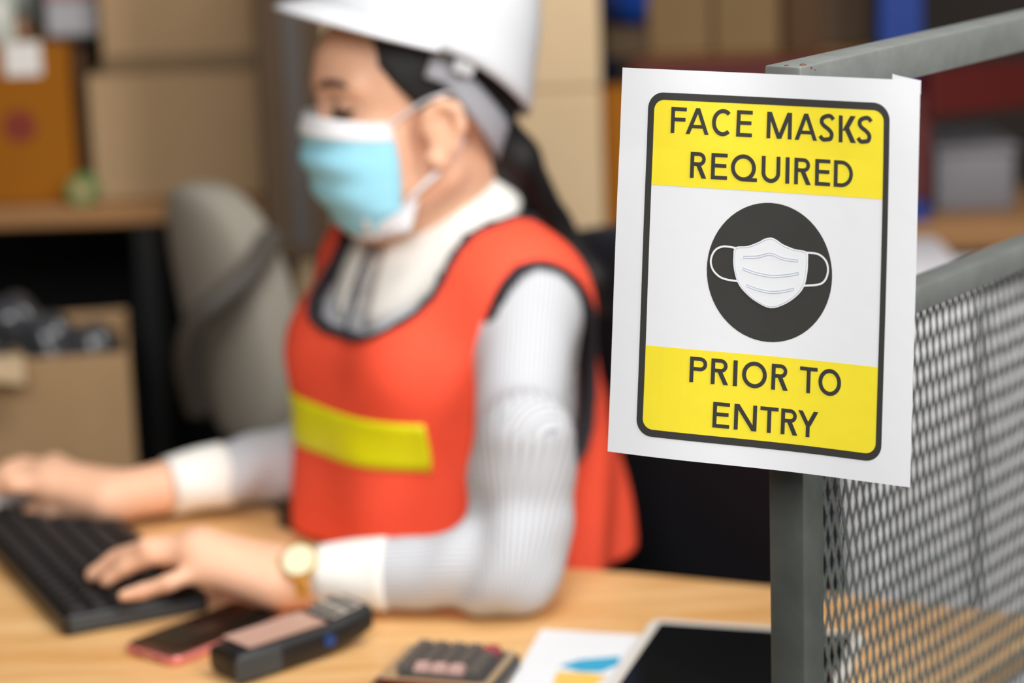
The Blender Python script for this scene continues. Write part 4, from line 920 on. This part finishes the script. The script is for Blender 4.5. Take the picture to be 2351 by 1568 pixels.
wb = V3(X_(110, 740, YC + .13), YC + .13, zc - .396); bw_ = Field(wb + V3(-.14, -.115, -.02), wb + V3(.14, .115, .48), .007)
for dx, dy, dz, r in ((-.06, .02, .415, .026), (-.02, .01, .42, .034), (.025, -.012, .395, .034), (-.06, .0, .34, .050), (.03, -.03, .33, .050), (.01, .01, .18, .085), (0, 0, .06, .08), (.0, .0, .28, .075), (.075, .04, .36, .042), (.085, -.02, .30, .045)): bw_.add(ell(wb + V3(dx, dy, dz), np.eye(3), (r, r * .9, r)), .02)
XX = bw_.pts(); bw_.d = np.maximum(bw_.d + .0025 * np.sin(XX[..., 0] * 170 + XX[..., 2] * 90) , wb[2] - XX[..., 2]).astype(np.float32)
wrap_o = tag(mk('wrapped_bundle', nets(bw_, 1), 'film', base=wb, smooth='full'), 'crumpled silver grey film bundle sticking out of the open carton', 'bundle')
cor = V3(xc1, YC, 0); ca_, sa_ = math.cos(.157), math.sin(.157)
for o in (low_c, tc2, wrap_o):
    p = V3(*o.location) - cor; o.location = cor + V3(p[0] * ca_ - p[1] * sa_, p[0] * sa_ + p[1] * ca_, p[2]); o.rotation_euler.z = .157
# cartons left of the face, their shade put into the dark brown
YD = 3.08; xd0, xd1, xd2 = X_(596, 300, YD), X_(735, 300, YD), X_(664, 800, YD); zd = Z_(660, 598, YD)
carton('carton shaded to dark brown, standing on the floor under the tall taped carton', X_(560, 800, YD), xd2, 0, zd * .5, YD, .17, 'kraft_deep', tape=None)
carton('carton shaded to dark brown in the middle of the narrow stack behind the grey chair', X_(560, 800, YD), xd2, zd * .5, zd, YD, .17, 'kraft_deep', tape=None)
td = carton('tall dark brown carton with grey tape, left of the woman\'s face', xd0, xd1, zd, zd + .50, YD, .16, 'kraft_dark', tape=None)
mk('front_band', xf(rbox(.024, .001, .46, 0, center=False), (X_(672, 150, YD), YD - .0006, zd + .02)), 'tape_grey', td)
# pale cartons behind the woman
YT = 3.26; xt0, xt2 = X_(655, 700, YT), X_(1386, 400, YT); xt1 = (xt0 + xt2) / 2; zj = Z_(1300, 205, YT); hh_ = zj / 4
for i in range(5):
    for c, (a, b) in enumerate(((xt0, xt1 - .002), (xt1 + .002, xt2))):
        nm = ['bottom', 'second', 'third', 'fourth', 'topmost'][i]
        carton('pale kraft carton, %s of the %s stack behind the woman' % (nm + ' from floor' if 0 < i < 4 else nm, ('left', 'right')[c]), a + (.0 if i % 2 else .002), b, i * hh_, (i + 1) * hh_, YT + .002 * (i % 2), .30, 'kraft_pale', group='pale kraft cartons stacked behind the woman')
# right rack
YR = 3.40; xu0, xu1 = X_(2012, 60, YR), X_(2112, 60, YR)
zr = Z_(1600, 136, YR); rr = thing('pallet_rack', 'blue and red steel pallet rack at the right', 'rack', ((xu0 + xu1) / 2, YR, 0))
mk('upright', xf(rbox(xu1 - xu0, .05, 2.0, .003, 1, False), ((xu0 + xu1) / 2 , YR, 0)), 'blue_steel', rr)
mk('upright', xf(rbox(.05, .05, 2.0, .003, 1, False), (xt2 + .02, YR + .35, 0)), 'blue_steel', rr)
mk('beam', xf(rbox(xu0 - xt2 - .045, .045, .07, .003), ((xu0 + xt2 + .045) / 2, YR - .01, zr - .035)), 'red_steel', rr)
mk('shelf_panel', xf(rbox(xu0 - xt2 - .05, .4, .012, 0), ((xu0 + xt2 + .05) / 2, YR + .22, zr - .007)), 'shelf_wood', rr)
mk('beam', xf(rbox(xu0 - xt2 - .045, .045, .07, .003), ((xu0 + xt2 + .045) / 2, YR - .01, zr + .42)), 'red_steel', rr)
# beam and upright of the bay running away to the right
YU = YR - .055; bl = unit(V3(.80, .42, 0)); b0 = atY(2118, 215, YU); bn = np.cross((0, 0, 1), bl)
mk('beam', xf(rbox(.9, .04, .066, .003), b0 + bl * .45, bl, bn), 'red_steel', rr)
o = mk('bracket', xf(rbox(.040, .030, .150, .002, 1, False), (b0[0] - .008, b0[1] + .012, b0[2] - .150)), 'red_steel', rr)
mk('bracket', xf(rbox(.036, .028, .055, .002, 1, False), (b0[0] - .008, b0[1] + .013, b0[2] - .205)), 'blue_steel', rr)
be = b0 + bl * .9; mk('upright', xf(rbox(.06, .05, 2.0, .003, 1, False), (be[0], be[1], 0)), 'blue_steel', rr)
# cartons on the beam level
def rbx(label, pa, pb, ptop, m, dy=0.0, tape=None): carton(label, X_(pa, 80, YR + .03), X_(pb, 80, YR + .03), zr, Z_((pa + pb) / 2, ptop, YR + .03), YR + .03 + dy, .2, m, tape=tape)
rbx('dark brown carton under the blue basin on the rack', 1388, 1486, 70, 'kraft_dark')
rbx('kraft carton shaded to olive brown on the red beam, second from the pale stack', 1490, 1640, -130, 'shaded_kraft', .03, 'tape')
rbx('kraft carton shaded to brown on the red beam beside the olive one', 1643, 1800, -120, 'shaded_kraft', .02, 'tape')
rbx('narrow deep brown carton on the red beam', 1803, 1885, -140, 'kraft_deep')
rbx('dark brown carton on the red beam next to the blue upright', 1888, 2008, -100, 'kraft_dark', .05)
cb = V3(X_(1474, 38, YR + .1), YR + .115, Z_(1437, 70, YR + .03) + .001)
t = thing('plastic_basin', 'blue plastic basin on a dark brown carton near the hard hat', 'basin', cb)
def basin(u, v): a = 2 * math.pi * u; r = .012 + .054 * v ** .55; zq = .072 * v ** 1.4; return cb + V3(r * math.cos(a), r * math.sin(a) * .9, zq + .0 + .25 * max(0, r * math.cos(a) * v) )
mk('bowl', gridsurf(basin, 40, 14, -.003, True), 'blue_plastic', t, 'full'); mk('foot', lathe(cb, [(.014, 0), (.014, .004), (.010, .005)], 20), 'blue_plastic', t, True)
mk('rim', tube([np.asarray(basin(i / 32, 1.0)) for i in range(32)], .004, 8, closed=True), 'blue_plastic', t, True)
# orange box low in the rack gap, beside the pale stack
YO = 3.32
carton('orange brown carton standing on end, beside the pale stack', X_(1388, 400, YO), X_(1470, 400, YO), .0, Z_(1420, 205, YO), YO, .06, 'orange_card', tape=None)
# things seen through the gap and through the mesh
YG = 2.95
xg0, xg1 = X_(1905, 640, YG), X_(2246, 640, YG); zg = Z_(2200, 640, YG)
t = thing('wrapped_carton', 'white wrapped carton behind the mesh panel', 'box', ((xg0 + xg1) / 2, YG + .14, 0))
mk('body', xf(rbox(xg1 - xg0, .29, zg * .5 - .002, .006, 2, False), ((xg0 + xg1) / 2, YG + .145, zg * .5)), 'pale_wrap', t, True)
t2 = thing('wrapped_carton', 'white wrapped carton on the floor carrying another', 'box', ((xg0 + xg1) / 2, YG + .14, 0))
mk('body', xf(rbox(xg1 - xg0, .29, zg * .5 - .001, .006, 2, False), ((xg0 + xg1) / 2, YG + .145, 0)), 'pale_wrap', t2, True)
for q, z in ((t, zg - .012), (t2, zg * .5 - .03)): mk('strap', xf(rbox(.014, .292, zg * .48, .001, 1, False), ((xg0 + xg1) / 2 - .03, YG + .145, z - zg * .478)), 'mask_white', q)
xk0, xk1 = xg1 + .004, xg1 + .36; zk = Z_(2300, 690, YG)
t = carton('pale grey carton behind the far end of the mesh panel', xk0, xk1, 0, zk, YG - .02, .30, 'pale_wrap', tape='tape_grey')
YP = 3.32; zp0 = Z_(2230, 575, YP); zp1 = Z_(2230, 512, YP)
t = thing('timber_bench', 'brown timber bench top behind the white wrapped carton', 'bench', (.75, YP + .15, 0))
for i in range(3): mk('plank', xf(rbox(.80, .098, zp1 - zp0, .003, 1, False), (.80, YP + .05 + .1 * i, zp0)), 'shelf_wood', t)
for x in (.46, 1.15): mk('leg', xf(rbox(.05, .25, zp0, .003, 1, False), (x, YP + .15, 0)), 'shelf_wood', t)
YQ = 3.40; xq0, xq1 = X_(2150, 400, YQ), X_(2332, 400, YQ); zq1 = Z_(2240, 335, YQ)
t = thing('grey_tote', 'dull grey plastic tote on the timber bench', 'tote', ((xq0 + xq1) / 2, YQ + .09, zp1))
mk('body', xf(rbox(xq1 - xq0, .17, zq1 - zp1 - .012, .006, 2, False), ((xq0 + xq1) / 2, YQ + .09, zp1 + .0005)), 'dull_grey', t, True); mk('lid', xf(rbox(xq1 - xq0 + .008, .178, .012, .003, 1, False), ((xq0 + xq1) / 2, YQ + .09, zq1 - .0115)), 'dull_grey', t)
